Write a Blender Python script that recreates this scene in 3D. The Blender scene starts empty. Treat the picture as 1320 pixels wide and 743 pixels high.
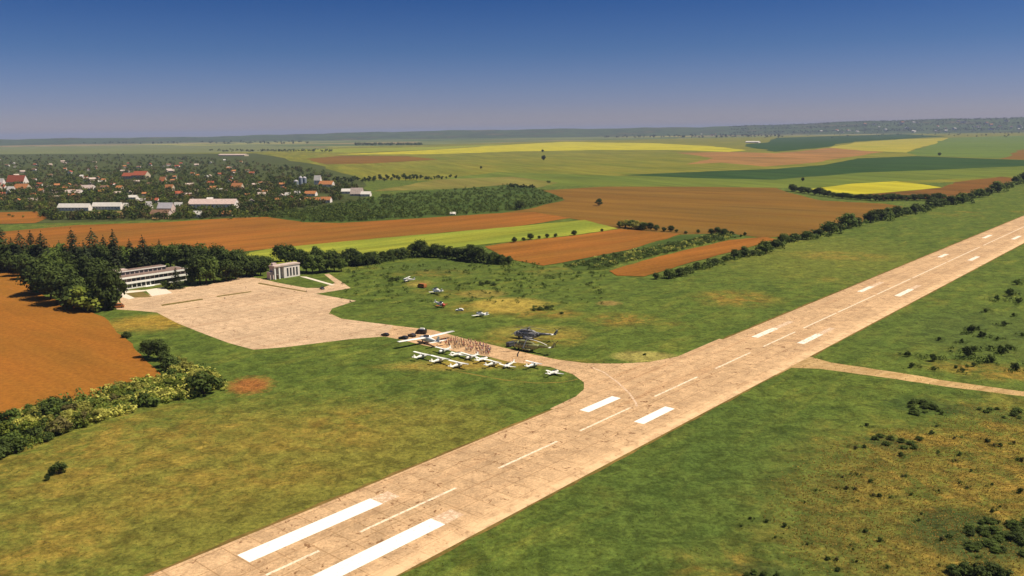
import bpy, math, random
from mathutils import Vector, Matrix
from mathutils.geometry import tessellate_polygon
R = random.Random(11)
C = bpy.context.scene.collection
sc = bpy.context.scene
H = 100.0                                   # camera height, metres
F, CX, CY = 1085.0, 660.0, 371.5            # photograph's focal length and centre, pixels
SLOPE = 0.013
ROLL = math.atan(SLOPE)
PITCH = math.atan((CY - 168.5) * math.cos(ROLL) / F)
cR, sR, cP, sP = math.cos(ROLL), math.sin(ROLL), math.cos(PITCH), math.sin(PITCH)
AZ = math.radians(41.0)                     # runway heading from +Y towards +X
UD = Vector((math.sin(AZ), math.cos(AZ), 0)); VD = Vector((math.cos(AZ), -math.sin(AZ), 0))
SUN_AZ, SUN_EL = math.radians(92), math.radians(57)

def ray(px, py):
    x, y = px - CX, CY - py
    xr, yr = x * cR + y * sR, -x * sR + y * cR
    return Vector((xr, F * cP + yr * sP, -F * sP + yr * cP))
def at(px, py, z=0.0):                      # measured ground position of a point of the photograph
    d = ray(px, py)
    if d.z > -1.5: d.z = -1.5
    t = (H - z) / -d.z
    return Vector((d.x * t, d.y * t, z))
def ppm(p): return F / math.hypot(p.x, p.y)  # photo pixels per metre at a spot
def hor(px): return 168.5 + SLOPE * (660 - px)

# ------------------------------------------------------------------ objects
def tag(o, label=None, cat=None, group=None, kind=None):
    if label: o['label'] = label
    if cat: o['category'] = cat
    if group: o['group'] = group
    if kind: o['kind'] = kind
    return o
def empty(name, loc=(0, 0, 0), rz=0.0):
    o = bpy.data.objects.new(name, None); o.location = loc; o.rotation_euler = (0, 0, rz)
    o.empty_display_size = 0.5
    C.objects.link(o); return o
def copy_tree(o, parent=None):
    c = o.copy(); C.objects.link(c)
    if parent: c.parent = parent
    for ch in list(o.children): copy_tree(ch, c)
    return c

class MB:
    def __init__(s): s.v = []; s.f = []; s.m = []
    def face(s, pts, m=0):
        n = len(s.v); s.v += [tuple(p) for p in pts]; s.f.append(tuple(range(n, n + len(pts)))); s.m.append(m)
    def box(s, x0, x1, y0, y1, z0, z1, m=0, top=None):
        n = len(s.v); tx = ty = 0
        if top: tx, ty = top
        s.v += [(x0, y0, z0), (x1, y0, z0), (x1, y1, z0), (x0, y1, z0),
                (x0 + tx, y0 + ty, z1), (x1 - tx, y0 + ty, z1), (x1 - tx, y1 - ty, z1), (x0 + tx, y1 - ty, z1)]
        for q in ((3, 2, 1, 0), (4, 5, 6, 7), (0, 1, 5, 4), (1, 2, 6, 5), (2, 3, 7, 6), (3, 0, 4, 7)):
            s.f.append(tuple(n + i for i in q)); s.m.append(m)
        return s
    def loft(s, secs, n=12, m=0, axis='x', cap=True, p=2.0):
        """secs: (t, c1, c2, r1, r2) rings along axis; superellipse power p"""
        base = len(s.v)
        for t, a, b, ra, rb in secs:
            for k in range(n):
                an = 2 * math.pi * (k + .5) / n; ca, sa = math.cos(an), math.sin(an)
                q = a + ra * math.copysign(abs(ca) ** (2 / p), ca); w = b + rb * math.copysign(abs(sa) ** (2 / p), sa)
                s.v.append((t, q, w) if axis == 'x' else ((q, t, w) if axis == 'y' else (q, w, t)))
        flip = (axis == 'y')
        for i in range(len(secs) - 1):
            for k in range(n):
                q = [base + i * n + k, base + i * n + (k + 1) % n, base + (i + 1) * n + (k + 1) % n, base + (i + 1) * n + k]
                s.f.append(tuple(q if flip else q[::-1])); s.m.append(m)
        if cap:
            s.f.append(tuple(base + k for k in range(n))); s.m.append(m)
            e = base + (len(secs) - 1) * n
            s.f.append(tuple(e + k for k in reversed(range(n)))); s.m.append(m)
        return s
    def tube(s, pts, rad, n=6, m=0):
        pts = [Vector(p) for p in pts]; base = len(s.v)
        for i, p in enumerate(pts):
            d = (pts[min(i + 1, len(pts) - 1)] - pts[max(i - 1, 0)]).normalized()
            a = d.orthogonal().normalized(); b = d.cross(a)
            r = rad[i] if isinstance(rad, (list, tuple)) else rad
            for k in range(n):
                an = 2 * math.pi * k / n; s.v.append(tuple(p + (a * math.cos(an) + b * math.sin(an)) * r))
        for i in range(len(pts) - 1):
            for k in range(n):
                s.f.append((base + i * n + k, base + i * n + (k + 1) % n, base + (i + 1) * n + (k + 1) % n, base + (i + 1) * n + k)); s.m.append(m)
        s.f.append(tuple(base + k for k in reversed(range(n)))); s.m.append(m)
        e = base + (len(pts) - 1) * n
        s.f.append(tuple(e + k for k in range(n))); s.m.append(m)
        return s
    def prism(s, prof, y0, y1, m=0):        # side profile (x,z) extruded along y
        n = len(prof); base = len(s.v)
        s.v += [(x, y0, z) for x, z in prof] + [(x, y1, z) for x, z in prof]
        s.f.append(tuple(base + i for i in range(n))); s.m.append(m)
        s.f.append(tuple(base + n + i for i in reversed(range(n)))); s.m.append(m)
        for i in range(n):
            j = (i + 1) % n; s.f.append((base + i, base + n + i, base + n + j, base + j)); s.m.append(m)
        return s
    def mesh(s, name, mats):
        me = bpy.data.meshes.new(name); me.from_pydata(s.v, [], s.f)
        for mt in (mats if isinstance(mats, (list, tuple)) else [mats]): me.materials.append(mt)
        me.polygons.foreach_set('material_index', s.m); me.update(); return me
    def build(s, name, mats, parent=None, smooth=False, bevel=0):
        me = s.mesh(name, mats)
        if smooth: me.polygons.foreach_set('use_smooth', [True] * len(me.polygons))
        o = bpy.data.objects.new(name, me); C.objects.link(o)
        if parent: o.parent = parent
        if bevel:
            b = o.modifiers.new('bevel', 'BEVEL'); b.width = bevel; b.segments = 2; b.limit_method = 'ANGLE'
        return o

# ------------------------------------------------------------------ materials
class NT:
    def __init__(s, name, rough=.85, spec=.2):
        s.m = bpy.data.materials.new(name); s.m.use_nodes = True
        s.t = s.m.node_tree; s.n = s.t.nodes; s.b = s.n['Principled BSDF']
        s.b.inputs['Roughness'].default_value = rough; s.b.inputs['Specular IOR Level'].default_value = spec
        s.tc = None
    def pos(s):
        if not s.tc: s.tc = s.n.new('ShaderNodeTexCoord')
        return s.tc.outputs['Object']
    def link(s, a, b): s.t.links.new(a, b)
    def map(s, loc=(0, 0, 0), rot=0, scale=(1, 1, 1), tex=False, src=None):
        mp = s.n.new('ShaderNodeMapping'); mp.vector_type = 'TEXTURE' if tex else 'POINT'
        mp.inputs['Location'].default_value = loc; mp.inputs['Rotation'].default_value = (0, 0, rot); mp.inputs['Scale'].default_value = scale
        if not tex and rot and scale != (1, 1, 1):
            mp.inputs['Rotation'].default_value = (0, 0, 0)
            m0 = s.n.new('ShaderNodeMapping'); m0.inputs['Rotation'].default_value = (0, 0, rot); s.link(src or s.pos(), m0.inputs['Vector']); src = m0.outputs[0]
        s.link(src or s.pos(), mp.inputs['Vector']); return mp.outputs[0]
    def noise(s, scale, detail=4, rough=.55, vec=None, dist=0):
        n = s.n.new('ShaderNodeTexNoise'); n.inputs['Scale'].default_value = scale; n.inputs['Detail'].default_value = detail
        n.inputs['Roughness'].default_value = rough; n.inputs['Distortion'].default_value = dist
        s.link(vec or s.pos(), n.inputs['Vector']); return n.outputs['Fac']
    def ramp(s, fac, stops):
        r = s.n.new('ShaderNodeValToRGB'); e = r.color_ramp.elements
        while len(e) < len(stops): e.new(.5)
        for el, (p, c) in zip(e, stops): el.position = p; el.color = (*c, 1) if len(c) == 3 else c
        s.link(fac, r.inputs[0]); return r.outputs[0]
    def rng(s, fac, a, b, c=0, d=1):
        r = s.n.new('ShaderNodeMapRange'); r.interpolation_type = 'SMOOTHSTEP'
        for i, v in zip(('From Min', 'From Max', 'To Min', 'To Max'), (a, b, c, d)): r.inputs[i].default_value = v
        s.link(fac, r.inputs['Value']); return r.outputs[0]
    def math(s, op, a, b=None):
        n = s.n.new('ShaderNodeMath'); n.operation = op
        for i, v in enumerate((a, b)):
            if v is None: continue
            if isinstance(v, (int, float)): n.inputs[i].default_value = v
            else: s.link(v, n.inputs[i])
        return n.outputs[0]
    def mix(s, fac, a, b, mode='MIX'):
        n = s.n.new('ShaderNodeMix'); n.data_type = 'RGBA'; n.blend_type = mode
        for i, v in ((0, fac), (6, a), (7, b)):
            if isinstance(v, (int, float)): n.inputs[i].default_value = v
            elif isinstance(v, tuple): n.inputs[i].default_value = (*v, 1)
            else: s.link(v, n.inputs[i])
        return n.outputs[2]
    def color(s, c):
        if isinstance(c, tuple): s.b.inputs['Base Color'].default_value = (*c, 1)
        else: s.link(c, s.b.inputs['Base Color'])
    def bump(s, h, dist, strength=1):
        n = s.n.new('ShaderNodeBump'); n.inputs['Distance'].default_value = dist; n.inputs['Strength'].default_value = strength
        s.link(h, n.inputs['Height']); s.link(n.outputs[0], s.b.inputs['Normal'])
def plain(name, c, rough=.6, spec=.4, var=.12, scale=1.5, metal=0):
    t = NT(name, rough, spec); t.b.inputs['Metallic'].default_value = metal
    t.color(t.ramp(t.noise(scale, 5), [(.3, tuple(x * (1 - var) for x in c)), (.7, tuple(min(1, x * (1 + var)) for x in c))])); return t.m
def px_ellipse(px, py, rx, ry):              # a patch measured in the photograph -> centre, heading, half sizes on the ground
    c = at(px, py); l, r, n, f = at(px - rx, py), at(px + rx, py), at(px, py + ry), at(px, py - ry)
    return c, -math.atan2(c.x, c.y), (r - l).length / 2, (f - n).length / 2
def patch(t, e, soft=.6, amp=.5, ns=.045):
    c, rot, rx, ry = e
    v = t.map((c.x, c.y, 0), rot, (rx, ry, 1e6), tex=True)
    l = t.n.new('ShaderNodeVectorMath'); l.operation = 'LENGTH'; t.link(v, l.inputs[0])
    d = t.math('ADD', l.outputs['Value'], t.math('MULTIPLY', t.math('SUBTRACT', t.noise(ns, 6, .65), .5), amp * 2))
    return t.rng(d, 1 + soft, 1 - soft)
def grass_mat(name, greens, dry, dry_patches=(), pale_patches=(), base_dry=(.56, .72), edge=None):
    t = NT(name, .95, .08)
    big = t.noise(.013, 5, .6); mid = t.noise(.06, 6, .65, dist=.6); fine = t.noise(.75, 6, .75); streak = t.noise(1, 5, .7, vec=t.map(rot=AZ, scale=(.10, .028, 1)))
    g = t.mix(t.rng(mid, .34, .66), greens[0], greens[1])
    g = t.mix(t.rng(streak, .48, .75), g, greens[2])
    d = t.math('MULTIPLY', t.rng(big, *base_dry), .55)
    for e in dry_patches: d = t.math('MAXIMUM', d, patch(t, e[:4], amp=e[4] if len(e) > 4 else .5))
    d = t.math('MULTIPLY', d, t.rng(t.noise(.075, 7, .72, dist=.7), .38, .60, .12, 1))
    dc = t.ramp(t.noise(.22, 6, .75), [(.34, dry[0]), (.52, dry[1]), (.7, dry[2])])
    col = t.mix(d, g, dc)
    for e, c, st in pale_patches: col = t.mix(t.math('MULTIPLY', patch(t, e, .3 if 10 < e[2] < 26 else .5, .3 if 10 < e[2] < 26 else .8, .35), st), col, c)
    mott = t.rng(t.noise(.17, 7, .72, dist=.8), .32, .68, .62, 1.42)
    col = t.mix(1.0, col, mott, 'MULTIPLY')
    tex = t.rng(fine, .33, .68, .66, 1.34)
    col = t.mix(1.0, col, tex, 'MULTIPLY')
    specks = t.math('MULTIPLY', t.rng(t.noise(.62, 4, .8, dist=.6), .60, .67), t.rng(t.noise(.03, 4, .6), .4, .6, .15, .75))
    col = t.mix(specks, col, tuple(x * .42 for x in greens[0]))
    lightsp = t.rng(t.noise(.9, 4, .8), .62, .70)
    col = t.mix(t.math('MULTIPLY', lightsp, .45), col, (.24, .21, .06))
    t.color(col); t.bump(fine, .35, .8)
    return t.m
def field_mat(name, c1, c2, rot=0.9, furrow=.10, scale=.02, fine=.5, row=.30, amp=.15):
    t = NT(name, .95, .05)
    v = t.map(rot=rot, scale=(scale * .45, scale * 1.7, 1))
    a = t.mix(t.rng(t.noise(1, 6, .62, vec=v), .33, .68), c1, c2)
    lines = t.noise(1, 3, .6, vec=t.map(rot=rot, scale=(.008, row, 1)))
    a = t.mix(1.0, a, t.rng(lines, .3, .7, 1 - furrow, 1 + furrow), 'MULTIPLY')
    broad = t.noise(1, 4, .65, vec=t.map(rot=rot, scale=(.0022, .032, 1)))
    a = t.mix(1.0, a, t.rng(broad, .34, .66, 1 - amp, 1 + amp), 'MULTIPLY')
    damp = t.rng(t.noise(.0065, 5, .65, dist=.5), .52, .68)
    a = t.mix(t.math('MULTIPLY', damp, .38), a, tuple(x * .66 for x in c2))
    a = t.mix(1.0, a, t.rng(t.noise(fine, 6, .7), .3, .7, .82, 1.18), 'MULTIPLY')
    t.color(a); t.bump(t.noise(fine, 5, .7), .2, .6); return t.m
def concrete_mat(name, c, slab=(7.5, 7.5), rot=-AZ, stain=.22, pale_edge=None):
    t = NT(name, .9, .15)
    big = t.noise(.035, 6, .62); mid = t.noise(.22, 6, .7)
    long_ = t.noise(1, 5, .65, vec=t.map(rot=AZ, scale=(.18, .012, 1)))
    a = t.ramp(big, [(.3, tuple(x * .84 for x in c)), (.5, c), (.72, tuple(x * 1.14 for x in c))])
    a = t.mix(t.rng(long_, .5, .74, 0, .5), a, (c[0] * .78, c[1] * .66, c[2] * .58))
    a = t.mix(1.0, a, t.rng(mid, .3, .7, 1 - stain, 1 + stain * .7), 'MULTIPLY')
    a = t.mix(1.0, a, t.rng(t.noise(1.6, 5, .75), .32, .68, .86, 1.12), 'MULTIPLY')
    br = t.n.new('ShaderNodeTexBrick'); br.offset = 0; br.inputs['Scale'].default_value = 1
    br.inputs['Mortar Size'].default_value = .17; br.inputs['Brick Width'].default_value = slab[0]; br.inputs['Row Height'].default_value = slab[1]
    br.inputs['Color1'].default_value = (1, 1, 1, 1); br.inputs['Color2'].default_value = (.9, .9, .9, 1); br.inputs['Mortar'].default_value = (.62, .57, .50, 1)
    t.link(t.map(rot=AZ), br.inputs['Vector'])
    a = t.mix(.8, a, br.outputs['Color'], 'MULTIPLY')
    spots = t.rng(t.noise(.42, 3, .7, dist=1.0), .60, .64)       # tar patches and oil stains
    spots = t.math('MULTIPLY', spots, t.rng(t.noise(.05, 4, .6), .38, .52))
    a = t.mix(t.math('MULTIPLY', spots, .9), a, (c[0] * .33, c[1] * .25, c[2] * .2))
    pale_ = t.rng(t.noise(.11, 5, .7, dist=.8), .60, .70)
    a = t.mix(t.math('MULTIPLY', pale_, .55), a, (min(1, c[0] * 1.3), c[1] * 1.3, c[2] * 1.25))
    a = t.mix(1.0, a, t.rng(t.noise(1.1, 4, .8), .36, .66, .82, 1.14), 'MULTIPLY')
    if pale_edge:
        sp_ = t.n.new('ShaderNodeSeparateXYZ'); t.link(t.map(rot=AZ), sp_.inputs[0])
        e_ = t.math('MULTIPLY', t.rng(sp_.outputs['X'], pale_edge - 9, pale_edge - 2), t.rng(t.noise(.16, 5, .7), .34, .6))
        a = t.mix(t.math('MULTIPLY', e_, .75), a, (min(1, c[0] * 1.38), c[1] * 1.42, c[2] * 1.45))
    rub = t.rng(t.noise(1, 3, .6, vec=t.map(rot=AZ, scale=(.55, .006, 1))), .56, .72)     # streaks of tyre rubber
    a = t.mix(t.math('MULTIPLY', rub, .30), a, (c[0] * .5, c[1] * .42, c[2] * .38))
    t.color(a); t.bump(mid, .03, .4); return t.m
def leaf_mat(name, a, b, rough=.75, trans=.25):
    t = NT(name, rough, .12)
    geo = t.n.new('ShaderNodeNewGeometry'); oi = t.n.new('ShaderNodeObjectInfo')
    c = t.mix(geo.outputs['Random Per Island'], a, b)
    c = t.mix(t.rng(t.noise(.38, 3), .42, .62, 0, .65), c, tuple(x * 1.55 for x in b))
    c = t.mix(1.0, c, t.rng(oi.outputs['Random'], 0, 1, .72, 1.28), 'MULTIPLY')
    t.color(c)
    tr = t.n.new('ShaderNodeBsdfTranslucent'); t.link(c, tr.inputs[0]); mx = t.n.new('ShaderNodeMixShader'); mx.inputs[0].default_value = trans
    t.link(t.b.outputs[0], mx.inputs[1]); t.link(tr.outputs[0], mx.inputs[2]); t.link(mx.outputs[0], t.n['Material Output'].inputs[0])
    return t.m
def shirt_mat():
    t = NT('shirt_cloth', .85, .1); oi = t.n.new('ShaderNodeObjectInfo')
    t.color(t.mix(1.0, oi.outputs['Color'], t.rng(t.noise(6, 3), .3, .7, .85, 1.1), 'MULTIPLY')); return t.m

M = {}
M['white_paint'] = plain('white_paint', (.84, .83, .80), .35, .5, .05)
M['aged_white'] = plain('aged_white_paint', (.74, .72, .68), .5, .4, .1)
M['road_paint'] = NT('runway_paint', .7, .2)
_t = M['road_paint']; _t.color(_t.ramp(_t.noise(1.3, 6, .7), [(.30, (.60, .46, .34)), (.37, (.78, .73, .66)), (.5, (.86, .83, .78)), (.7, (.90, .88, .84))])); M['road_paint'] = _t.m
def worn(name, lo, hi, c=(.80, .70, .58), under=(.50, .335, .215)):
    t = NT(name, .8, .15); t.color(t.mix(t.rng(t.noise(.8, 6, .75), lo, hi), under, c)); return t.m
M['thin_paint'] = worn('thin_line_paint', .36, .56, (.78, .66, .50))
M['worn_paint'] = worn('worn_white_paint', .36, .54, (.84, .77, .68))
M['faded_paint'] = worn('faded_paint', .44, .62, (.74, .58, .42))
M['glass'] = plain('dark_glass', (.03, .035, .045), .08, .6, .1)
M['rubber'] = plain('tyre_rubber', (.02, .02, .02), .8, .2)
M['black'] = plain('black_paint', (.018, .016, .018), .3, .5)
M['red'] = plain('red_paint', (.42, .06, .03), .4, .4)
M['orange'] = plain('rust_orange_paint', (.36, .13, .04), .6, .3, .3)
M['olive'] = plain('olive_paint', (.27, .28, .11), .4, .4, .25, .8)
M['dkgrey'] = plain('dark_grey_metal', (.07, .07, .075), .5, .4)
M['sunlit_blade'] = plain('sunlit_rotor_blade', (.60, .58, .52), .5, .3)  # pale colour imitates sunlight caught by one rotor blade; its others are dark grey
M['silver'] = plain('grey_metal', (.35, .35, .36), .4, .5, metal=.4)
t = NT('camouflage_paint', .55, .3)
t.color(t.ramp(t.noise(.55, 2, .4, dist=1.2), [(.36, (.03, .028, .03)), (.43, (.30, .30, .31)), (.55, (.17, .16, .18)), (.62, (.52, .51, .50))])); M['camo'] = t.m
for el in [n for n in t.n if n.type == 'VALTORGB'][0:1]: el.color_ramp.interpolation = 'EASE'
M['stucco'] = plain('white_stucco', (.70, .64, .62), .85, .1, .08)
M['pinkwall'] = plain('pinkish_stucco', (.52, .42, .40), .85, .1, .15)
M['tar'] = plain('roof_felt', (.20, .14, .12), .9, .1, .25, .6)
M['paleroof'] = plain('pale_roof_screed', (.50, .40, .36), .9, .1, .18, .5)
M['pad'] = plain('pale_paving', (.66, .58, .48), .85, .15, .1, .7)
M['brownleaf'] = leaf_mat('brown_lawn_grass', (.16, .11, .04), (.24, .17, .06))
M['bark'] = plain('bark', (.09, .06, .04), .95, .05, .3, 3)
M['skin'] = plain('skin', (.45, .27, .18), .6, .3); M['hair'] = plain('hair', (.04, .025, .015), .7, .2)
M['jeans'] = plain('trouser_cloth', (.20, .16, .16), .9, .1, .3, 3); M['shirt'] = shirt_mat()
M['leaf_dark'] = leaf_mat('dark_leaves', (.026, .042, .011), (.064, .088, .020))
M['leaf_mid'] = leaf_mat('mid_leaves', (.042, .072, .014), (.092, .125, .025))
M['leaf_light'] = leaf_mat('light_leaves', (.085, .125, .018), (.19, .22, .035), trans=.35)
M['leaf_pale'] = leaf_mat('pale_blossoming_leaves', (.225, .24, .042), (.44, .42, .10), trans=.4)
M['leaf_olive'] = leaf_mat('olive_leaves', (.07, .065, .02), (.15, .13, .045))
M['needle'] = leaf_mat('conifer_needles', (.015, .024, .011), (.034, .044, .016), trans=.1)
M['straw'] = leaf_mat('straw_grass', (.16, .125, .03), (.34, .24, .06))
M['tuft'] = leaf_mat('green_grass_tufts', (.055, .075, .015), (.13, .14, .028))

# ------------------------------------------------------------------ camera, light, sky
cam = bpy.data.cameras.new('camera'); co = bpy.data.objects.new('camera', cam); C.objects.link(co)
right = Vector((cR, -sR * sP, -sR * cP)); up = Vector((sR, cR * sP, cR * cP)); fwd = Vector((0, cP, -sP))
co.matrix_world = Matrix(((right.x, up.x, -fwd.x, 0), (right.y, up.y, -fwd.y, 0), (right.z, up.z, -fwd.z, H), (0, 0, 0, 1)))
cam.sensor_width = 36; cam.lens = 36 * F / 1320; cam.clip_start = 1; cam.clip_end = 120000
sc.camera = co
sd = Vector((math.sin(SUN_AZ) * math.cos(SUN_EL), math.cos(SUN_AZ) * math.cos(SUN_EL), math.sin(SUN_EL)))
sl = bpy.data.lights.new('sun', 'SUN'); sl.energy = 4.2; sl.angle = math.radians(.5); sl.color = (1, .88, .68)
so = bpy.data.objects.new('sun', sl); C.objects.link(so); so.rotation_euler = sd.to_track_quat('Z', 'Y').to_euler(); so.location = (0, 0, 300)
w = bpy.data.worlds.new('World'); sc.world = w; w.use_nodes = True; wn = w.node_tree
sky = wn.nodes.new('ShaderNodeTexSky'); sky.sky_type = 'NISHITA'; sky.sun_disc = False; sky.sun_elevation = SUN_EL; sky.sun_rotation = SUN_AZ
sky.altitude = 0; sky.air_density = 1.0; sky.dust_density = .3; sky.ozone_density = 3.0
bg = wn.nodes['Background']; bg.inputs['Strength'].default_value = .05
tc = wn.nodes.new('ShaderNodeTexCoord'); sx = wn.nodes.new('ShaderNodeSeparateXYZ'); wn.links.new(tc.outputs['Generated'], sx.inputs[0])
rp = wn.nodes.new('ShaderNodeValToRGB'); wn.links.new(sx.outputs['Z'], rp.inputs[0])
e = rp.color_ramp.elements
stops = [(0.0, (.78, .72, 1.02)), (.03, (.55, .58, .98)), (.09, (.28, .42, .78)), (.17, (.085, .26, .62)), (.45, (.55, .62, .7)), (1, (.8, .85, .9))]
while len(e) < len(stops): e.new(.5)
for el, (p, c) in zip(e, stops): el.position = p; el.color = (*c, 1)
mxn = wn.nodes.new('ShaderNodeMix'); mxn.data_type = 'RGBA'; mxn.blend_type = 'MULTIPLY'; mxn.inputs[0].default_value = 1
wn.links.new(sky.outputs[0], mxn.inputs[6]); wn.links.new(rp.outputs[0], mxn.inputs[7]); wn.links.new(mxn.outputs[2], bg.inputs['Color'])
sc.view_settings.view_transform = 'Standard'; sc.view_settings.look = 'None'; sc.view_settings.gamma = 1; sc.view_settings.exposure = 0.6
sc.cycles.volume_bounces = 0; sc.cycles.max_bounces = 6; sc.cycles.use_denoising = True

# ------------------------------------------------------------------ ground, fields, paving
E_ = px_ellipse
dryp = [E_(1180, 655, 165, 100) + (.9,), E_(1290, 620, 120, 110) + (.9,), E_(1185, 570, 60, 14) + (.5,), E_(1270, 590, 60, 16) + (.5,), E_(1190, 720, 60, 25) + (.5,), E_(170, 585, 150, 50) + (1.0,), E_(40, 700, 120, 50) + (1.0,), E_(400, 560, 130, 30) + (1.0,),
        E_(200, 417, 55, 9), E_(650, 396, 60, 9), E_(800, 412, 40, 8), E_(950, 385, 45, 9), E_(620, 470, 110, 5), E_(700, 405, 45, 5), E_(300, 620, 140, 30),
        E_(1080, 330, 60, 5), E_(1290, 480, 80, 9), E_(940, 730, 70, 30), E_(560, 352, 40, 4), E_(690, 435, 60, 10)]
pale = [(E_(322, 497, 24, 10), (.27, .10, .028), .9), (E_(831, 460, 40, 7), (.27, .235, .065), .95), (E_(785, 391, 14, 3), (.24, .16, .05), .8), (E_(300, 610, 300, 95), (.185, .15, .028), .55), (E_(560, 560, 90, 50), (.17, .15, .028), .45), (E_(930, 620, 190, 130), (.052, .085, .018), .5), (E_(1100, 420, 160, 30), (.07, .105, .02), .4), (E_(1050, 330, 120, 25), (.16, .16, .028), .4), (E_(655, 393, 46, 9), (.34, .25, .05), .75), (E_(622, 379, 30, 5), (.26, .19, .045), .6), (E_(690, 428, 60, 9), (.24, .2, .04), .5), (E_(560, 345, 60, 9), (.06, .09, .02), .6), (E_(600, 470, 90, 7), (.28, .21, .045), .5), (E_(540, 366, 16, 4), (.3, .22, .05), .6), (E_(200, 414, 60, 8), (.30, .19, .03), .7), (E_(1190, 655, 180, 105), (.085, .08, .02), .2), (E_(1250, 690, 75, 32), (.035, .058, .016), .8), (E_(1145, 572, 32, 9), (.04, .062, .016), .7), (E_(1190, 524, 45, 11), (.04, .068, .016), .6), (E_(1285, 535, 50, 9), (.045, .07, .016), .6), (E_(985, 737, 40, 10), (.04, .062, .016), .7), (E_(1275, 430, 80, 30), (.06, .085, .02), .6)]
M['grass'] = grass_mat('airfield_grass', ((.062, .093, .016), (.094, .126, .021), (.142, .154, .026)),
                       ((.125, .098, .019), (.23, .155, .028), (.34, .20, .042)), dryp, pale)
def sheet(name, pts, mat, z, label=None, smooth_steps=0, jitter=0.0, world=False):
    P = [Vector(p) if world else at(*p) for p in pts]
    Q = []
    for i, p in enumerate(P):
        q = P[(i + 1) % len(P)]; n = max(1, smooth_steps)
        for k in range(n):
            c = p.lerp(q, k / n)
            if jitter and k: c = c + Vector((R.uniform(-1, 1), R.uniform(-1, 1), 0)) * jitter * (q - p).length / n * .12
            Q.append(Vector((c.x, c.y, z)))
    me = bpy.data.meshes.new(name)
    tri = tessellate_polygon([Q])
    fs = []
    for t3 in tri:
        a, b, c = (Q[i] for i in t3)
        fs.append(tuple(t3) if (b - a).cross(c - a).z > 0 else tuple(reversed(t3)))
    me.from_pydata([tuple(q) for q in Q], [], fs); me.materials.append(mat); me.update()
    o = bpy.data.objects.new(name, me); C.objects.link(o); return tag(o, label, None, None, 'structure')
g = MB(); g.face([(-45000, -2000, 0), (45000, -2000, 0), (45000, 45000, 0), (-45000, 45000, 0)])
tag(g.build('ground', M['grass']), 'short airfield grass around the runway, green with dry brown patches', kind='structure')

# far countryside: strips of fields reaching the horizon
t = NT('far_farmland_soil', .95, .05)
vo = t.n.new('ShaderNodeTexVoronoi'); vo.inputs['Scale'].default_value = 1; vo.inputs['Randomness'].default_value = .9
t.link(t.map(rot=.35, scale=(1 / 900, 1 / 650, 1)), vo.inputs['Vector'])
sepc = t.n.new('ShaderNodeSeparateColor'); t.link(vo.outputs['Color'], sepc.inputs[0])
col = t.ramp(sepc.outputs[0], [(0, (.10, .13, .045)), (.22, (.14, .155, .05)), (.40, (.20, .18, .075)), (.55, (.085, .12, .04)), (.68, (.23, .17, .08)), (.80, (.15, .17, .06)), (.93, (.30, .28, .07))])
nn = [n for n in t.n if n.type == 'VALTORGB'][0]; nn.color_ramp.interpolation = 'CONSTANT'
t.color(t.mix(1.0, col, t.rng(t.noise(.004, 6, .7), .3, .7, .75, 1.2), 'MULTIPLY'))
sheet('farmland', [(-900, 204), (300, 200), (700, 197), (1000, 191), (1400, 178), (2100, 170), (2100, 159), (1600, 160), (660, 171), (-900, 190.5)], t.m, .02, 'patchwork of distant fields reaching to the horizon')

LX = [0.03]
def fld(name, pts, mat, label, jit=.8, steps=6):
    LX[0] += .012; return sheet(name, pts, mat, LX[0], label, steps, jit)
br = field_mat('ploughed_brown_soil', (.295, .112, .018), (.24, .105, .018), rot=.72, furrow=.05, amp=.05)
br2 = field_mat('ploughed_brown_soil_far', (.185, .094, .017), (.145, .083, .017), rot=.7, scale=.008)
br3 = field_mat('ploughed_red_soil', (.265, .100, .018), (.195, .090, .017), rot=-.7, scale=.012)
ol = field_mat('olive_crop', (.185, .170, .024), (.125, .140, .020), rot=1.3, scale=.006)
gr = field_mat('green_crop', (.125, .155, .024), (.095, .13, .022), rot=1.2, scale=.006)
dg = field_mat('dark_green_crop', (.024, .058, .015), (.034, .068, .016), rot=1.1, scale=.006)
ye = field_mat('yellow_rapeseed', (.42, .36, .022), (.33, .31, .025), rot=1.2, scale=.01, furrow=.08)
yg = field_mat('yellow_green_crop', (.25, .255, .03), (.17, .205, .026), rot=-.7, scale=.012, furrow=.2)
sc_ = field_mat('scrub_green', (.045, .075, .016), (.07, .10, .02), rot=.3, scale=.02, furrow=.1)
gd = field_mat('village_gardens', (.075, .085, .028), (.045, .062, .016), rot=.4, scale=.03, furrow=.1)
tn = field_mat('pale_stubble', (.26, .17, .07), (.18, .14, .05), rot=.4, scale=.03)
fld('field', [(-300, 262), (0, 252), (330, 245), (480, 232), (700, 236), (1000, 243), (1400, 228), (1500, 168), (1000, 176), (700, 183), (430, 190), (300, 195), (-300, 205)], ol, 'broad olive green crop field beyond the brown fields')
fld('field', [(-400, 198), (150, 199), (330, 196), (430, 191), (330, 187.5), (0, 189.5), (-400, 195)], field_mat('pale_green_plain', (.16, .17, .07), (.115, .14, .05), rot=.2, scale=.003), 'pale grey green plain behind the village')
fld('village_ground', [(-250, 290), (0, 290), (60, 288), (240, 283), (340, 280), (480, 262), (470, 236), (420, 215), (330, 198), (0, 199), (-250, 205)], gd, 'gardens and lanes between the village houses')
fld('field', [(600, 240), (760, 240), (1000, 242), (1045, 244), (1155, 234), (1290, 228), (1400, 222), (1400, 212), (1115, 222), (1000, 232), (800, 227), (640, 222), (560, 232)], gr, 'light green crop field below the dark green band')
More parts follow.
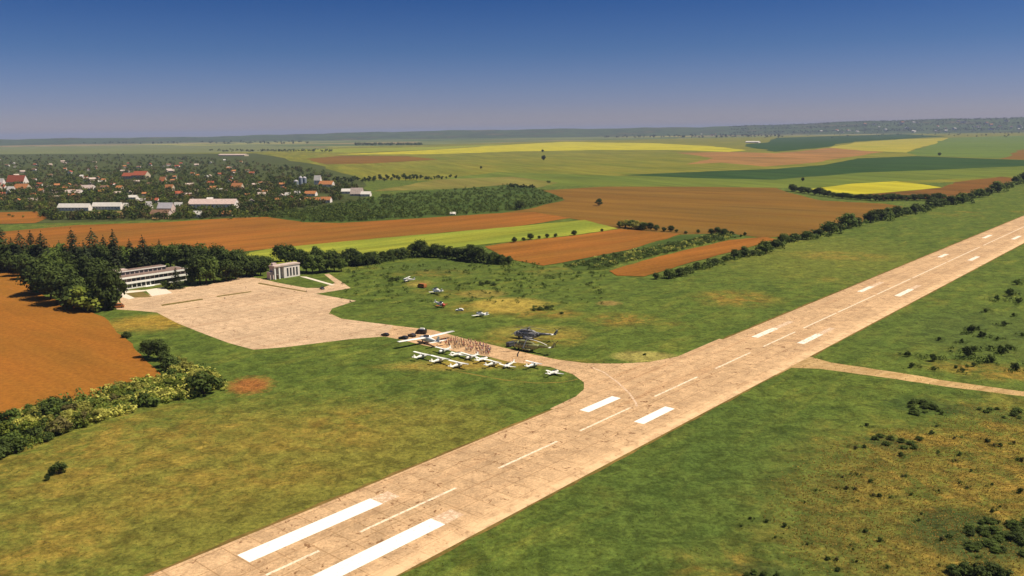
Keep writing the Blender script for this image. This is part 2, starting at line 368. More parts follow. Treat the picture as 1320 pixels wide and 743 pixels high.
fld('field', [(797, 226), (916, 221), (1000, 218), (1061, 213), (1105, 204.5), (1182, 201.5), (1330, 207), (1400, 210), (1400, 215.5), (1320, 214.5), (1200, 219.5), (1115, 222.5), (1000, 232), (900, 230)], dg, 'dark green crop field shaped like a long lens')
fld('field', [(430, 199.5), (540, 194.5), (660, 186.5), (730, 183), (850, 185), (920, 189), (962, 194), (940, 196), (870, 193.5), (780, 193.5), (660, 195.5), (560, 199)], ye, 'long bright yellow rapeseed field near the horizon')
fld('field', [(345, 194), (430, 192), (560, 189.5), (660, 185.5), (540, 194), (450, 197)], yg, 'thin yellow green field left of the rapeseed')
fld('field', [(872, 197), (950, 196), (1000, 198), (1072, 191), (1150, 194), (1100, 202), (1050, 210), (985, 215), (930, 210), (885, 212), (920, 204)], field_mat('orange_soil_far', (.30, .15, .05), (.20, .12, .04), rot=1.2, scale=.004), 'pale orange bare field between green ones far off')
fld('field', [(1069, 190.5), (1101, 184), (1160, 180), (1222, 178), (1205, 186), (1168, 197), (1110, 194.5)], field_mat('yellow_crop_far', (.34, .28, .04), (.26, .25, .035), rot=1.2, scale=.005, furrow=.1), 'yellow sloping field at far right')
fld('field', [(1222, 178), (1320, 175), (1420, 173), (1420, 199), (1290, 204.5), (1182, 201), (1168, 197), (1205, 186)], field_mat('bright_green_far', (.115, .16, .03), (.09, .14, .028), rot=1, scale=.005, furrow=.12), 'bright green field at far right')
fld('field', [(1288, 205), (1320, 193), (1420, 188), (1420, 209), (1330, 206.5)], br2, 'brown bare field at the far right edge')
fld('field', [(960, 189), (1000, 178), (1160, 173), (1220, 176), (1101, 183), (1060, 190.5), (1000, 196)], dg, 'dark green slope below the distant settlement')
fld('field', [(395, 205), (440, 201), (525, 201.5), (565, 206), (480, 211), (420, 212)], br2, 'thin reddish brown strip below the yellow field')
fld('field', [(480, 247), (560, 232), (660, 228), (720, 236), (690, 243), (600, 243)], field_mat('tan_crop', (.19, .16, .04), (.14, .14, .03), rot=1.2, scale=.01), 'tan field above the scrub wood')
fld('field', [(735, 282), (690, 276), (640, 275), (700, 262), (725, 258), (695, 246), (780, 241), (900, 241), (1000, 242.5), (1018, 249), (1060, 259), (1141, 263), (1165, 267), (1110, 287), (1061, 301), (985, 307), (945, 302), (880, 303), (800, 296), (753, 285)], br2, 'large brown field with faint tracks right of centre')
fld('field', [(1045, 244), (1100, 237), (1155, 234), (1190, 238), (1214, 242), (1131, 249.5), (1088, 251.5)], ye, 'bright yellow rapeseed patch behind the dark hedge')
fld('field', [(1100, 251.5), (1131, 250), (1214, 242.5), (1232, 235), (1290, 228), (1315, 231), (1270, 247), (1214, 257), (1141, 258)], field_mat('dark_brown_soil', (.16, .072, .016), (.12, .065, .016), rot=1, scale=.01), 'dark brown field right of the yellow patch')
fld('scrub_ground', [(300, 284), (420, 266), (520, 249), (660, 238), (690, 242), (728, 258), (680, 270), (640, 276), (540, 282), (440, 288), (390, 287), (345, 281)], sc_, 'green scrubland behind the long brown field')
fld('field', [(-120, 305), (5, 299), (100, 290.5), (200, 287.5), (300, 281.5), (345, 280), (390, 287), (440, 288), (540, 282), (640, 275.5), (690, 274), (735, 281.5), (660, 293), (540, 303), (430, 313), (340, 322), (200, 338), (0, 338), (-120, 338)], br3, 'long orange brown ploughed field behind the dark grove')
fld('field', [(-120, 276), (0, 274), (48, 273), (60, 282), (45, 288), (-120, 291)], br3, 'small brown field at the left edge before the village')
fld('field', [(230, 345), (345, 321.5), (430, 313), (540, 303), (660, 293), (753, 284), (797, 295), (741, 303.5), (660, 312), (600, 318), (520, 330), (400, 340), (300, 352)], yg, 'yellow green crop strip behind the hedge trees')
fld('field', [(625, 318), (660, 312.5), (741, 304), (797, 296), (878, 302), (811, 322.5), (725, 339), (700, 343), (655, 334)], br3, 'brown ploughed field with a curved left end')
fld('field', [(725, 339.5), (811, 323), (880, 303), (945, 301), (955, 305), (890, 316), (800, 338), (785, 347), (740, 349)], sc_, 'strip of low green bushes in rows between brown fields')
fld('field', [(785, 350), (850, 331), (940, 310), (985, 306), (1003, 309), (960, 321), (880, 342), (830, 357), (795, 356)], br3, 'narrow brown ploughed strip beside the hedgerow')
fld('field', [(-260, 335), (0, 341), (22, 346), (38, 360), (42, 376), (62, 384), (100, 397), (135, 410), (165, 440), (190, 468), (214, 490), (160, 506), (100, 517), (40, 534), (0, 543), (-260, 620)], br, 'orange brown ploughed field at left in front of the grove')

conc = (.555, .365, .205)
M['taxi'] = concrete_mat('taxiway_concrete', conc); M['apron'] = concrete_mat('apron_concrete', (.57, .40, .255), stain=.18); M['track'] = field_mat('dirt_track', (.46, .31, .15), (.34, .22, .09), rot=-.6, scale=.2, row=1)
vL = sum(at(*p).dot(VD) for p in ((180, 743), (578, 580), (960, 424), (1320, 281.5))) / 4
vR = sum(at(*p).dot(VD) for p in ((502, 743), (650, 665), (1042, 460), (1320, 316))) / 4
M['runway'] = concrete_mat('runway_concrete', conc, pale_edge=vR)
def uv(u, v, z): return (UD * u + VD * v) + Vector((0, 0, z))
SOIL = field_mat('bare_soil_edge', (.20, .125, .04), (.13, .10, .025), rot=AZ, scale=.1)
def wavy(u0, u1, v, z, amp, n):
    return [uv(u0 + (u1 - u0) * k / n, v + R.uniform(-amp, amp), z) for k in range(n + 1)]
sheet('verge', wavy(-60, 2200, vL - 1.3, 0, .55, 420) + wavy(2200, -60, vR + 1.0, 0, .5, 420), SOIL, .004, 'bare soil verge along both runway edges', world=True)
sheet('runway', [uv(-60, vL, 0), uv(2200, vL, 0), uv(2200, vR, 0), uv(-60, vR, 0)], M['runway'], .018, 'long concrete runway crossing the picture', world=True)
tax = [(425, 404), (440, 411), (505, 419.5), (560, 426), (600, 437), (629, 443.6), (673, 454), (720, 464), (756, 468.5), (796, 469), (836, 467), (873, 460), (927, 437), (1000, 450), (800, 540), (709, 527), (742, 511.5), (752.7, 502), (752.7, 493), (738, 482.5), (709, 473), (654, 466), (629, 460), (590, 454), (545, 445), (514, 437.5), (495, 434), (450, 437.5)]
sheet('taxiway', tax, M['taxi'], .010, 'concrete taxiway curving from the apron to the runway')
apr = [(150, 399), (180, 401), (202, 403), (227, 416), (255, 427.5), (295, 442.5), (327, 451), (370, 447.5), (450, 437.5), (497, 433.5), (507, 419.5), (440, 411.5), (424, 405), (428, 398), (440, 394), (459, 388), (430, 383), (407, 379), (430, 375.5), (452, 371.5), (444, 366), (430, 357), (424, 353), (418, 354), (432, 365), (415, 371.5), (395, 371.5), (357, 364.5), (335, 359), (310, 356), (305, 359.5), (270, 366.5), (235, 371), (215, 374.5), (195, 380), (160, 381), (150, 390)]
sheet('apron', apr, M['apron'], .014, 'wide concrete apron before the long white building')
sheet('path', [(1000, 484), (1020, 474.5), (1056, 475.5), (1141, 487), (1226, 499.5), (1320, 511), (1420, 524), (1640, 553), (1980, 600), (1980, 588), (1640, 544), (1420, 517), (1320, 505), (1226, 492), (1141, 478), (1071, 467.5), (1040, 459), (990, 470)], M['track'], .007, 'pale dirt track leaving the runway to the right', 5, .6)
drys = field_mat('dry_grass_strip', (.20, .14, .05), (.14, .11, .03), rot=AZ, scale=.4)
sheet('grass_strip', [(209, 394.8), (262, 386.6), (261, 385), (207, 393)], drys, .018, 'long thin strip of dry grass on the apron')
sheet('grass_strip', [(280, 383.2), (325, 376.6), (323, 375.6), (279, 381.8)], drys, .018, 'short thin strip of dry grass on the apron')
sheet('grass_strip', [(332, 366), (395, 377), (396, 375.8), (334, 364.6)], drys, .018, 'dry grass strip along the kerb by the small building')
sheet('lawn', [(196, 383), (172, 384), (160, 377.5), (178, 372.5)], drys, .018, 'brown lawn bed before the long building')

def worn_track(pts, width, label):
    P = [at(*p) for p in pts]; lo, hi = [], []
    for i, p in enumerate(P):
        d = (P[min(i + 1, len(P) - 1)] - P[max(i - 1, 0)]).normalized(); n = Vector((-d.y, d.x, 0)) * width / 2; lo.append(p + n); hi.append(p - n)
    sheet('worn_track', lo + hi[::-1], M['worn'], .004, label, 4, .0, world=True)
t = NT('worn_grass_track', .95, .05); nz = t.noise(.12, 5, .7)
t.color(t.mix(t.rng(nz, .35, .6), (.10, .115, .022), (.22, .165, .04))); M['worn'] = t.m
worn_track(((535, 470), (560, 474), (600, 481), (650, 490), (690, 494), (725, 493), (745, 489)), 1.0, 'faint curved wheel track in the grass below the parked aircraft')
# runway markings
def vmid(pts): return sum(at(*p).dot(VD) for p in pts) / len(pts)
def bar(a, b, v, w, mat='road_paint', z=.022, name='runway_marking', label=None):
    u0, u1 = at(*a).dot(UD), at(*b).dot(UD)
    sheet(name, [uv(u0, v - w / 2, 0), uv(u1, v - w / 2, 0), uv(u1, v + w / 2, 0), uv(u0, v + w / 2, 0)], M[mat], z, label, world=True)
vBL = vmid([(312, 720), (481, 645), (756, 531), (796, 512.5)]); vBR = vmid([(427, 743), (566, 673), (822, 545), (861, 525)])
vC = vmid([(461, 685), (586, 628), (640, 603), (718, 569), (749, 556), (814, 526), (845, 511.6), (900, 486), (1038, 423.6)])
bar((312, 719.5), (481, 644.5), vBL, 5.4, label='wide white aiming bar left of the runway centre, nearest')
bar((402, 755), (566, 673), vBR, 5.4, label='wide white aiming bar right of the runway centre, nearest')
bar((481, 644.5), (511, 638), vBL, 5.2, 'faded_paint'); bar((566, 673), (592, 661), vBR, 5.2, 'faded_paint')
bar((756, 531), (796, 512.5), vBL, 4.0, label='second white bar left of the runway centre'); bar((822, 545), (861, 525), vBR, 4.0, label='second white bar right of the runway centre')
bar((973, 435), (1000, 423.6), vBL, 3.4, 'worn_paint'); bar((1000, 423.6), (1024, 415), vBL, 3, 'faded_paint')
bar((1031, 443), (1057, 431), vBR, 3.4, 'worn_paint'); bar((1057, 431), (1074, 423), vBR, 3, 'faded_paint')
bar((1105, 376), (1125, 369.5), vBL, 3.2, 'worn_paint'); bar((1125, 369.5), (1138, 364), vBL, 3, 'faded_paint')
bar((1157, 382), (1175, 373), vBR, 3.4, 'worn_paint'); bar((1175, 373), (1185, 368), vBR, 3, 'faded_paint')
bar((1212, 332), (1224, 328), vBL, 3.2, 'worn_paint'); bar((1249, 336), (1263, 331), vBR, 3.2, 'worn_paint'); bar((1273, 307.5), (1284, 303.5), vBL, 3.2, 'worn_paint'); bar((1308, 309), (1318, 304.5), vBR, 3.2, 'worn_paint')
for a, b in (((310, 753), (411, 710)), ((461, 685), (586, 628)), ((640, 603), (718, 569)), ((749, 556), (814, 526)), ((845, 511.6), (900, 486)), ((923.6, 475.6), (969, 455)), ((985, 447), (1025, 428)), ((1038, 423.6), (1080, 404)), ((1082, 403), (1130, 381)), ((1132, 380), (1178, 360)), ((1180, 359), (1225, 339)), ((1227, 338), (1270, 319)), ((1273, 317), (1345, 285))):
    bar(a, b, vC, .9, 'thin_paint', label=None)
cv = [at(*p) for p in ((764, 474), (778, 480), (796, 493), (811, 507), (819, 518), (821, 524))]
lo, hi = [], []
for i, p in enumerate(cv):
    d = (cv[min(i + 1, 5)] - cv[max(i - 1, 0)]).normalized(); n = Vector((-d.y, d.x, 0)) * .42; lo.append(p + n); hi.append(p - n)
sheet('taxi_line', lo + hi[::-1], M['faded_paint'], .026, 'curved thin line leading from the taxiway onto the runway', world=True)

# hills on the skyline
SKY = [(-900, 182), (0, 179.3), (150, 177.4), (250, 176.6), (400, 172.5), (520, 169.6), (660, 167.2), (800, 165.6), (900, 164), (1000, 161.5), (1100, 157.5), (1200, 155), (1320, 153), (1500, 150), (2100, 150)]
def skyl(px):
    for (x0, y0), (x1, y1) in zip(SKY, SKY[1:]):
        if x0 <= px <= x1: return y0 + (y1 - y0) * (px - x0) / (x1 - x0)
    return 160
DIST = 14800.0
hm = MB(); NX, NR = 150, 9; cols = []
for i in range(NX + 1):
    px = -700 + 2700 * i / NX; d = ray(px, hor(px)); d.z = 0; d.normalize()
    top = max(8, H + (hor(px) - skyl(px)) * DIST / F)
    top += 5 * math.sin(i * .9) + 4 * math.sin(i * 2.3 + 1) + R.uniform(-2, 2)
    for k in range(NR + 1):
        tt = k / NR; r = DIST - 3000 + 4400 * tt
        s_ = math.sin(min(1, tt / .68) * math.pi / 2) ** 2 if tt < .68 else math.cos((tt - .68) / .32 * math.pi / 2) ** 2
        hm.v.append((d.x * r, d.y * r, -.5 + top * s_))
for i in range(NX):
    for k in range(NR):
        a = i * (NR + 1) + k; hm.f.append((a, a + NR + 1, a + NR + 2, a + 1)); hm.m.append(0)
t = NT('hill_cover', .95, .05)
t.color(t.ramp(t.noise(.0016, 6, .65), [(.34, (.03, .05, .02)), (.45, (.07, .10, .035)), (.55, (.035, .055, .022)), (.64, (.11, .10, .045)), (.74, (.05, .08, .028))]))
tag(hm.build('hills', t.m, smooth=True), 'low hills on the skyline, higher to the right', kind='structure')
def hill_z(px, tt):
    top = max(8, H + (hor(px) - skyl(px)) * DIST / F); s_ = math.sin(min(1, tt / .68) * math.pi / 2) ** 2
    d = ray(px, hor(px)); d.z = 0; d.normalize(); r = DIST - 3000 + 4400 * tt
    return Vector((d.x * r, d.y * r, -2.5 + top * s_))

# ------------------------------------------------------------------ vegetation
def rvec(r=R):
    while True:
        v = Vector((r.uniform(-1, 1), r.uniform(-1, 1), r.uniform(-1, 1)))
        if .05 < v.length < 1: return v
def leaf(mb, c, n, s, m=0, r=R):
    a = n.orthogonal().normalized(); b = n.cross(a).normalized(); an = r.uniform(0, 6.28)
    a, b = a * math.cos(an) + b * math.sin(an), b * math.cos(an) - a * math.sin(an)
    a *= s * r.uniform(.6, 1.1); b *= s * r.uniform(.5, .9)
    mb.face([c - a, c - b * .8 + a * .15, c + a, c + b], m)
def crown(mb, hgt, rad, base, nclump, per, leafs, m=0, r=R, shape=1.0):
    cz = (base + hgt) / 2; rz = (hgt - base) / 2
    cl = []
    for k in range(nclump):
        v = rvec(r).normalized() * (r.uniform(.25, 1) ** .6)
        f = 1 - .25 * max(0, v.z) * shape
        cl.append((Vector((v.x * rad * .74 * f, v.y * rad * .74 * f, cz + v.z * rz * .76)), rad * r.uniform(.24, .46)))
    for c, cr in cl:
        for k in range(per):
            d = rvec(r).normalized(); p = c + Vector((d.x, d.y, d.z * .8)) * cr * r.uniform(.55, 1.08)
            if p.z < base * .6 + .1: p.z = base * .6 + .1 + r.uniform(0, .4)
            n = (d + rvec(r) * .7 + Vector((0, 0, .35))).normalized()
            leaf(mb, p, n, leafs * r.uniform(.7, 1.35), m, r)
    return cl
def trunk(mb, hgt, r0, cl, m=0, r=R):
    lean = Vector((r.uniform(-.04, .04), r.uniform(-.04, .04), 1)) * hgt
    mb.tube([(0, 0, -.3), lean * .25, lean * .55, lean * .85], [r0 * 1.25, r0, r0 * .7, r0 * .25], 7, m)
    for c, cr in cl[:7]:
        s = lean * r.uniform(.25, .5); mb.tube([s, s.lerp(c, .55) + Vector((0, 0, .3)), c], [r0 * .5, r0 * .3, r0 * .1], 5, m)
def conifer(mb, hgt, rad, m=0, r=R):
    n = int(hgt * 1.7)
    for i in range(n):
        z = hgt * .08 + hgt * .9 * (i / n); rr = rad * (1 - i / n) ** .7 * r.uniform(.75, 1.12) + .2
        k = max(5, int(rr * 5.5)); ph = r.uniform(0, 6)
        for j in range(k):
            an = ph + 6.283 * j / k + r.uniform(-.25, .25)
            for q in (.35, .62, .88):
                if r.random() < .15: continue
                d = Vector((math.cos(an), math.sin(an), 0)); p = d * rr * q + Vector((0, 0, z - rr * q * .32 + r.uniform(-.15, .15)))
                nrm = (d * .55 + Vector((0, 0, .8)) + rvec(r) * .5).normalized(); leaf(mb, p, nrm, (.34 + .22 * rr / rad) * r.uniform(.8, 1.3), m, r)
    for j in range(8): leaf(mb, Vector((r.uniform(-.1, .1), r.uniform(-.1, .1), hgt * r.uniform(.94, 1.02))), rvec(r).normalized(), .3, m, r)
def proto_tree(name, kind, hgt, rad, leafmat, dens=1.0):
    e = empty(name); tk, cr = MB(), MB()
    if kind == 'conifer':
        conifer(cr, hgt, rad); tk.tube([(0, 0, -.3), (0, 0, hgt * .5), (0, 0, hgt * .95)], [.28, .17, .04], 7)
    else:
        cl = crown(cr, hgt, rad, hgt * .05, int(28 * dens), int(62 * dens), .42)
        trunk(tk, hgt * .75, .24, cl)
    tk.build('trunk', M['bark'], e); cr.build('crown', leafmat, e); return e
def proto_shrub(name, hgt, rad, leafmat, ncl=11, per=42, ls=.26):
    e = empty(name); cr, st = MB(), MB()
    cl = crown(cr, hgt, rad, .02, ncl, per, ls)
    for c, q in cl[:6]: st.tube([(c.x * .15, c.y * .15, -.15), c * .55, c], [.07, .05, .02], 5)
    st.build('stem', M['bark'], e); cr.build('crown', leafmat, e); return e
PROTO = {
    'con': [proto_tree('conifer_tree', 'conifer', 15, 4.6, M['needle']), proto_tree('conifer_tree', 'conifer', 13, 4.8, M['needle']), proto_tree('conifer_tree', 'conifer', 16, 4.1, M['needle'])],
    'dark': [proto_tree('leafy_tree', 'leafy', 11, 5.2, M['leaf_dark'], 1.15), proto_tree('leafy_tree', 'leafy', 10, 4.6, M['leaf_dark'], 1.1), proto_tree('leafy_tree', 'leafy', 9, 4.8, M['leaf_dark'], 1.1)],
    'mid': [proto_tree('leafy_tree', 'leafy', 10, 4.8, M['leaf_mid'], 1.1), proto_tree('leafy_tree', 'leafy', 9, 4.2, M['leaf_mid'], 1.1)],
    'light': [proto_tree('leafy_tree', 'leafy', 8, 3.4, M['leaf_light'])],
    'spale': [proto_shrub('shrub', 4, 2.6, M['leaf_pale'], 16, 60), proto_shrub('shrub', 3.4, 2.8, M['leaf_pale'], 16, 60)],
    'slight': [proto_shrub('shrub', 3.6, 2.5, M['leaf_light'], 14, 60)],
    'smid': [proto_shrub('shrub', 3, 2.4, M['leaf_mid'], 14, 55), proto_shrub('shrub', 3.4, 2.2, M['leaf_mid'], 14, 55)],
    'sdark': [proto_shrub('shrub', 3, 2.4, M['leaf_dark'], 13, 55), proto_shrub('shrub', 2.6, 2.6, M['leaf_dark'], 13, 55)],
    'solive': [proto_shrub('shrub', 3, 2.2, M['leaf_olive'], 13, 55)],
}
HGT = {'con': 15, 'dark': 10, 'mid': 9.5, 'light': 8, 'spale': 3.8, 'slight': 3.6, 'smid': 3.2, 'sdark': 2.8, 'solive': 3}
USED = set()
def plant(kind, p, hgt, label, group=None, wide=1.0, cat=None, flat=False):
    src = R.choice(PROTO[kind]); s = hgt / HGT[kind]
    if src.name in USED: o = copy_tree(src)
    else: o = src; USED.add(src.name)
    o.location = (p.x, p.y, 0); o.rotation_euler = (0, 0, R.uniform(0, 6.28)); o.scale = (s * wide * R.uniform(.9, 1.1), s * wide * R.uniform(.9, 1.1), s)
    if 'group' in o: del o['group']
    tag(o, label, cat or ('shrub' if kind[0] == 's' else 'tree'), group); return o
def plantpx(kind, px, py, hpx, label, group=None, wide=1.0, cat=None):
    p = at(px, py); return plant(kind, p, hpx / ppm(p), label, group, wide, cat)


LOWS = {}
def minor(key, mat, p, hgt, wide=1.3):       # small ground bushes past the three hundred that show largest
    if key not in LOWS: LOWS[key] = (MB(), mat)
    mb = LOWS[key][0]
    for c in range(5):
        cc = p + Vector((R.uniform(-.6, .6) * wide, R.uniform(-.6, .6) * wide, R.uniform(.25, .65))) * hgt; cc.z = max(cc.z, .2)
        for k in range(12): d = rvec().normalized(); leaf(mb, cc + d * hgt * .34, (d + rvec() * .5 + Vector((0, 0, .3))).normalized(), hgt * .17)
def minorpx(px, py, hpx, key='dark', wide=1.3):
    p = at(px, py); minor(key, {'dark': M['leaf_dark'], 'mid': M['leaf_mid'], 'pale': M['leaf_pale'], 'lite': M['leaf_light']}[key], p, hpx / ppm(p), wide)
G1 = 'trees of the grove around the long building'
for px, py, h in ((5, 348, 45), (-16, 346, 40), (30, 350, 40), (58, 352, 42), (80, 350, 36), (97, 352, 46), (123, 352, 46), (137, 348, 36), (150, 351, 42), (170, 349, 38), (187, 349, 43), (208, 347, 36), (112, 358, 38), (66, 362, 38), (18, 345, 34), (44, 347, 36)):
    plantpx('con', px, py, h * 1.12, 'dark pointed conifer in the grove behind the long building', G1, R.uniform(1.05, 1.35))
for px, py, h in ((-30, 352, 30), (12, 352, 28), (26, 356, 28), (40, 360, 30), (72, 358, 33), (88, 362, 34), (110, 366, 34), (126, 362, 30), (160, 346, 26), (178, 345, 26), (197, 345, 26), (220, 347, 32), (232, 350, 36), (244, 350, 36), (256, 352, 34), (268, 352, 34), (281, 354, 36), (294, 354, 32), (306, 355, 34), (318, 356, 30), (312, 350, 28), (288, 348, 30), (262, 347, 30), (240, 345, 28), (330, 355, 28), (276, 364, 34), (292, 363, 30), (304, 360, 26), (-10, 350, 36), (22, 349, 34), (38, 352, 34), (50, 351, 34), (66, 350, 36), (84, 351, 34), (104, 350, 36), (117, 351, 34), (134, 352, 34), (146, 350, 34), (164, 349, 32), (190, 347, 30), (206, 348, 32)):
    plantpx('mid' if R.random() < .25 else 'dark', px, py, h * R.uniform(.9, 1.08), 'round leafy tree in the grove behind the apron', G1, R.uniform(.9, 1.15))
for px, py, h, k, l in ((52, 380, 44, 'dark', 'dark leafy tree on the corner of the grove nearest the brown field'), (66, 386, 40, 'dark', 'dark tree at the grove edge casting shade onto the brown field'), (84, 392, 42, 'dark', 'tall dark tree at the field edge left of the building'),
                        (72, 376, 46, 'mid', 'mid green tree rising from the middle of the left grove'), (98, 388, 34, 'mid', 'mid green tree between dark ones at the field edge'), (116, 401, 32, 'slight', 'yellowish green bush at the tip of the grove'),
                        (101, 397, 28, 'sdark', 'dark bush at the foot of the field edge trees'),
                        (141, 399, 62, 'dark', 'big dark tree just left of the long building'), (150, 394, 46, 'dark', 'dark tree pressed against the left end of the long building'), (131, 392, 50, 'dark', 'dark tree behind the big one left of the building'), (128, 400, 24, 'sdark', 'low dark bush under the big tree left of the building'),
                        (228, 372, 30, 'con', 'dark conifer standing before the right end of the long building'), (213, 371.5, 9, 'sdark', 'low dark bush before the right end of the long building'), (244, 367, 11, 'smid', 'green bush at the edge of the apron right of the conifer'),
                        (258, 366, 36, 'dark', 'broad dark tree at the back edge of the apron'), (266, 366, 36, 'mid', 'mid green tree bulging toward the apron edge')):
    plantpx(k, px, py, h, l, None, .74 if h >= 46 and px > 120 else 1.15)
G2 = 'trees around the small white building'
for px, py, h in ((326, 357, 22), (336, 355, 26), (343, 350, 22), (362, 338, 22), (373, 342, 26), (386, 341, 22), (395, 351, 26), (403, 352, 27), (412, 352, 26), (421, 351, 27), (431, 350, 25), (440, 350, 20), (408, 342, 26), (428, 341, 20)):
    plantpx(R.choice(['dark', 'dark', 'mid']), px, py, h, 'dark leafy tree beside the small white building', G2, 1.1)
G3 = 'hedge trees before the yellow green strip'
hx = [(444, 343, 20), (455, 342, 26), (463, 343, 20), (474, 342, 18), (483, 340, 16), (493, 338, 15), (503, 336, 17), (512, 334, 16), (520, 333, 14), (532, 331, 20), (541, 331, 22), (550, 331, 18), (560, 332, 18), (570, 332, 17), (580, 333, 17), (590, 335, 19), (599, 336, 20), (608, 337, 24), (616, 338, 20), (626, 339, 16), (636, 340, 18), (646, 341, 14), (656, 341, 12)]
for px, py, h in hx:
    for q in range(3): minorpx(px + R.uniform(-6, 6), py + R.uniform(-1, 1), h * R.uniform(.35, .55), 'dark', 1.5)
    plantpx('dark', px, py, h, 'dark round tree in the hedge before the yellow green strip', G3, 1.15)
G4 = 'hedgerow trees along the right of the runway grass'
hl = [(846, 360, 9), (862, 359, 12), (876, 356, 13), (888, 352, 15), (899, 348, 14), (911, 345, 13), (921, 342, 13), (934, 338, 13), (947, 334, 14), (960, 331, 14), (970, 330, 13), (984, 327, 16), (1000, 320, 17), (1010, 313, 15), (1024, 311, 14), (1040, 309, 16), (1054, 305, 14), (1069, 302, 17), (1078, 297, 13), (1093, 294, 19), (1104, 291, 15), (1122, 287, 15), (1133, 284, 17), (1144, 282, 15), (1156, 279, 16), (1167, 276, 14), (1180, 275, 14), (1192, 272, 13), (1202, 268, 13), (1214, 266, 11), (1226, 264, 11), (1238, 262, 12), (1250, 258, 12), (1262, 255, 13), (1274, 252, 11), (1286, 248, 12), (1298, 243, 11), (1310, 238, 12), (1322, 234, 12), (1335, 230, 12)]
for i, (px, py, h) in enumerate(hl):
    plantpx('mid' if i % 2 else 'dark', px, py, h * R.uniform(.6, 1.1), 'dark round tree in the hedgerow right of the brown fields', G4, R.uniform(1.2, 1.6))
    for q in range(4): minorpx(px + R.uniform(-3, 11), py - R.uniform(-1, 4), h * R.uniform(.4, .65), R.choice(['dark', 'mid']), 1.6)
for i in range(34):
    px = 1020 + 196 * i / 33 + R.uniform(-1.5, 1.5); py = 246 + 12.5 * math.sin(min(1, i / 20) * 1.57) + R.uniform(0, 1) - (max(0, i - 20) * .05)
    plantpx('dark', px, py, R.uniform(6.5, 9.5), 'dark tree in the curved hedge below the yellow patch', 'trees of the curved hedge', 1.5)
for px, py, h, k, l in ((772, 265.5, 11, 'dark', 'lone dark round tree in the large brown field'), (670, 271, 13, 'dark', 'lone tree at the right tip of the scrub wood'), (701, 207, 7, 'dark', 'lone dark tree in the olive field'), (699.5, 196.5, 3.5, 'dark', 'tiny dark tree at the lower edge of the long rapeseed field'),
                        (1035, 234, 5, 'dark', 'lone small tree on the light green field'), (1211, 201, 4, 'dark', 'lone small tree on the bright green field at far right'), (620, 218, 4, 'dark', 'small lone bush in the olive field left of the lone tree'), (707, 236, 3.5, 'smid', 'tiny bush in the light green field')):
    plantpx(k, px, py, h, l, None, 1.15)
for px, py, h, k in ((799, 293, 8, 'mid'), (806, 294, 11, 'spale'), (814, 295, 13, 'mid'), (822, 296, 13, 'spale'), (830, 297, 12, 'dark'), (838, 297, 10, 'dark'), (846, 298, 8, 'dark'), (856, 299, 7, 'dark'), (865, 299, 8, 'dark'), (872, 300, 5, 'dark')):
    plantpx(k, px, py, h, 'dark or pale bushy tree in the clump at the end of the yellow green strip', 'clump at the end of the yellow green strip', 1.3)
for px, py, h in ((917, 303, 8), (925, 303, 10), (934, 304, 9), (943, 304, 7), (900, 301, 5), (884, 302, 5), (960, 304, 5), (955, 306, 4)):
    plantpx('dark', px, py, h, 'dark bush on the boundary right of the brown fields', 'bushes on the brown field boundary', 1.3)
for px, py, h in ((663, 313, 8), (684, 309, 8), (705, 307, 6), (716, 306, 5), (740, 304, 7), (776, 299, 4), (675, 311, 5), (695, 308, 4)):
    plantpx('dark', px, py, h, 'small dark bush on the lower edge of the yellow green strip', 'bushes below the yellow green strip', 1.3)
for i in range(70):                              # planted rows on the strip between brown fields
    s = i % 35 / 34; row = i // 35; a = at(735, 344).lerp(at(940, 302), s) if row == 0 else at(765, 346).lerp(at(938, 306), s)
    for q in range(7): k = R.choice(['mid', 'mid', 'dark', 'dark', 'dark', 'pale']); minor(k, M['leaf_' + k], a + Vector((R.uniform(-4, 4), R.uniform(-8, 8), 0)), R.uniform(1.6, 3.6), 1.3)

# shrub belt at left
def band(s): return ((-20, 600), (40, 577), (90, 557), (150, 537), (210, 521), (262, 509), (288, 500)), ((-20, 546), (60, 527), (110, 508), (170, 499), (215, 489), (240, 478), (262, 482))
lo_, hi_ = band(0)
def interp(pl, s):
    f = s * (len(pl) - 1); i = min(int(f), len(pl) - 2); q = f - i
    return pl[i][0] + (pl[i + 1][0] - pl[i][0]) * q, pl[i][1] + (pl[i + 1][1] - pl[i][1]) * q
GB = 'shrubs of the belt below the left brown field'
for i in range(120):
    s = (i + R.random()) / 120; a, b = interp(lo_, s), interp(hi_, s); q = R.random()
    px, py = a[0] + (b[0] - a[0]) * q, a[1] + (b[1] - a[1]) * q
    if s < .28: k = R.choice(['smid', 'smid', 'slight', 'spale', 'sdark'])
    elif s < .5: k = R.choice(['spale', 'spale', 'slight', 'smid', 'solive'])
    else: k = R.choice(['spale', 'spale', 'spale', 'slight', 'smid'])
    nm = {'smid': 'mid green', 'slight': 'light green', 'spale': 'pale yellow blossoming', 'sdark': 'dark green', 'solive': 'olive brown'}[k]
    plantpx(k, px, py, R.uniform(10, 23) * (.55 + .45 * (py - 470) / 110 if py < 580 else 1), nm + ' shrub in the belt below the left brown field', GB, R.uniform(.9, 1.25))
for i in range(330):
    s = R.random() ** .8; a, b = interp(lo_, s), interp(hi_, s); q = R.random(); px, py = a[0] + (b[0] - a[0]) * q, a[1] + (b[1] - a[1]) * q
    minorpx(px, py, R.uniform(6, 13), R.choice(['pale', 'pale', 'lite', 'mid']) if s > .3 else R.choice(['mid', 'mid', 'lite', 'pale']), 1.5)
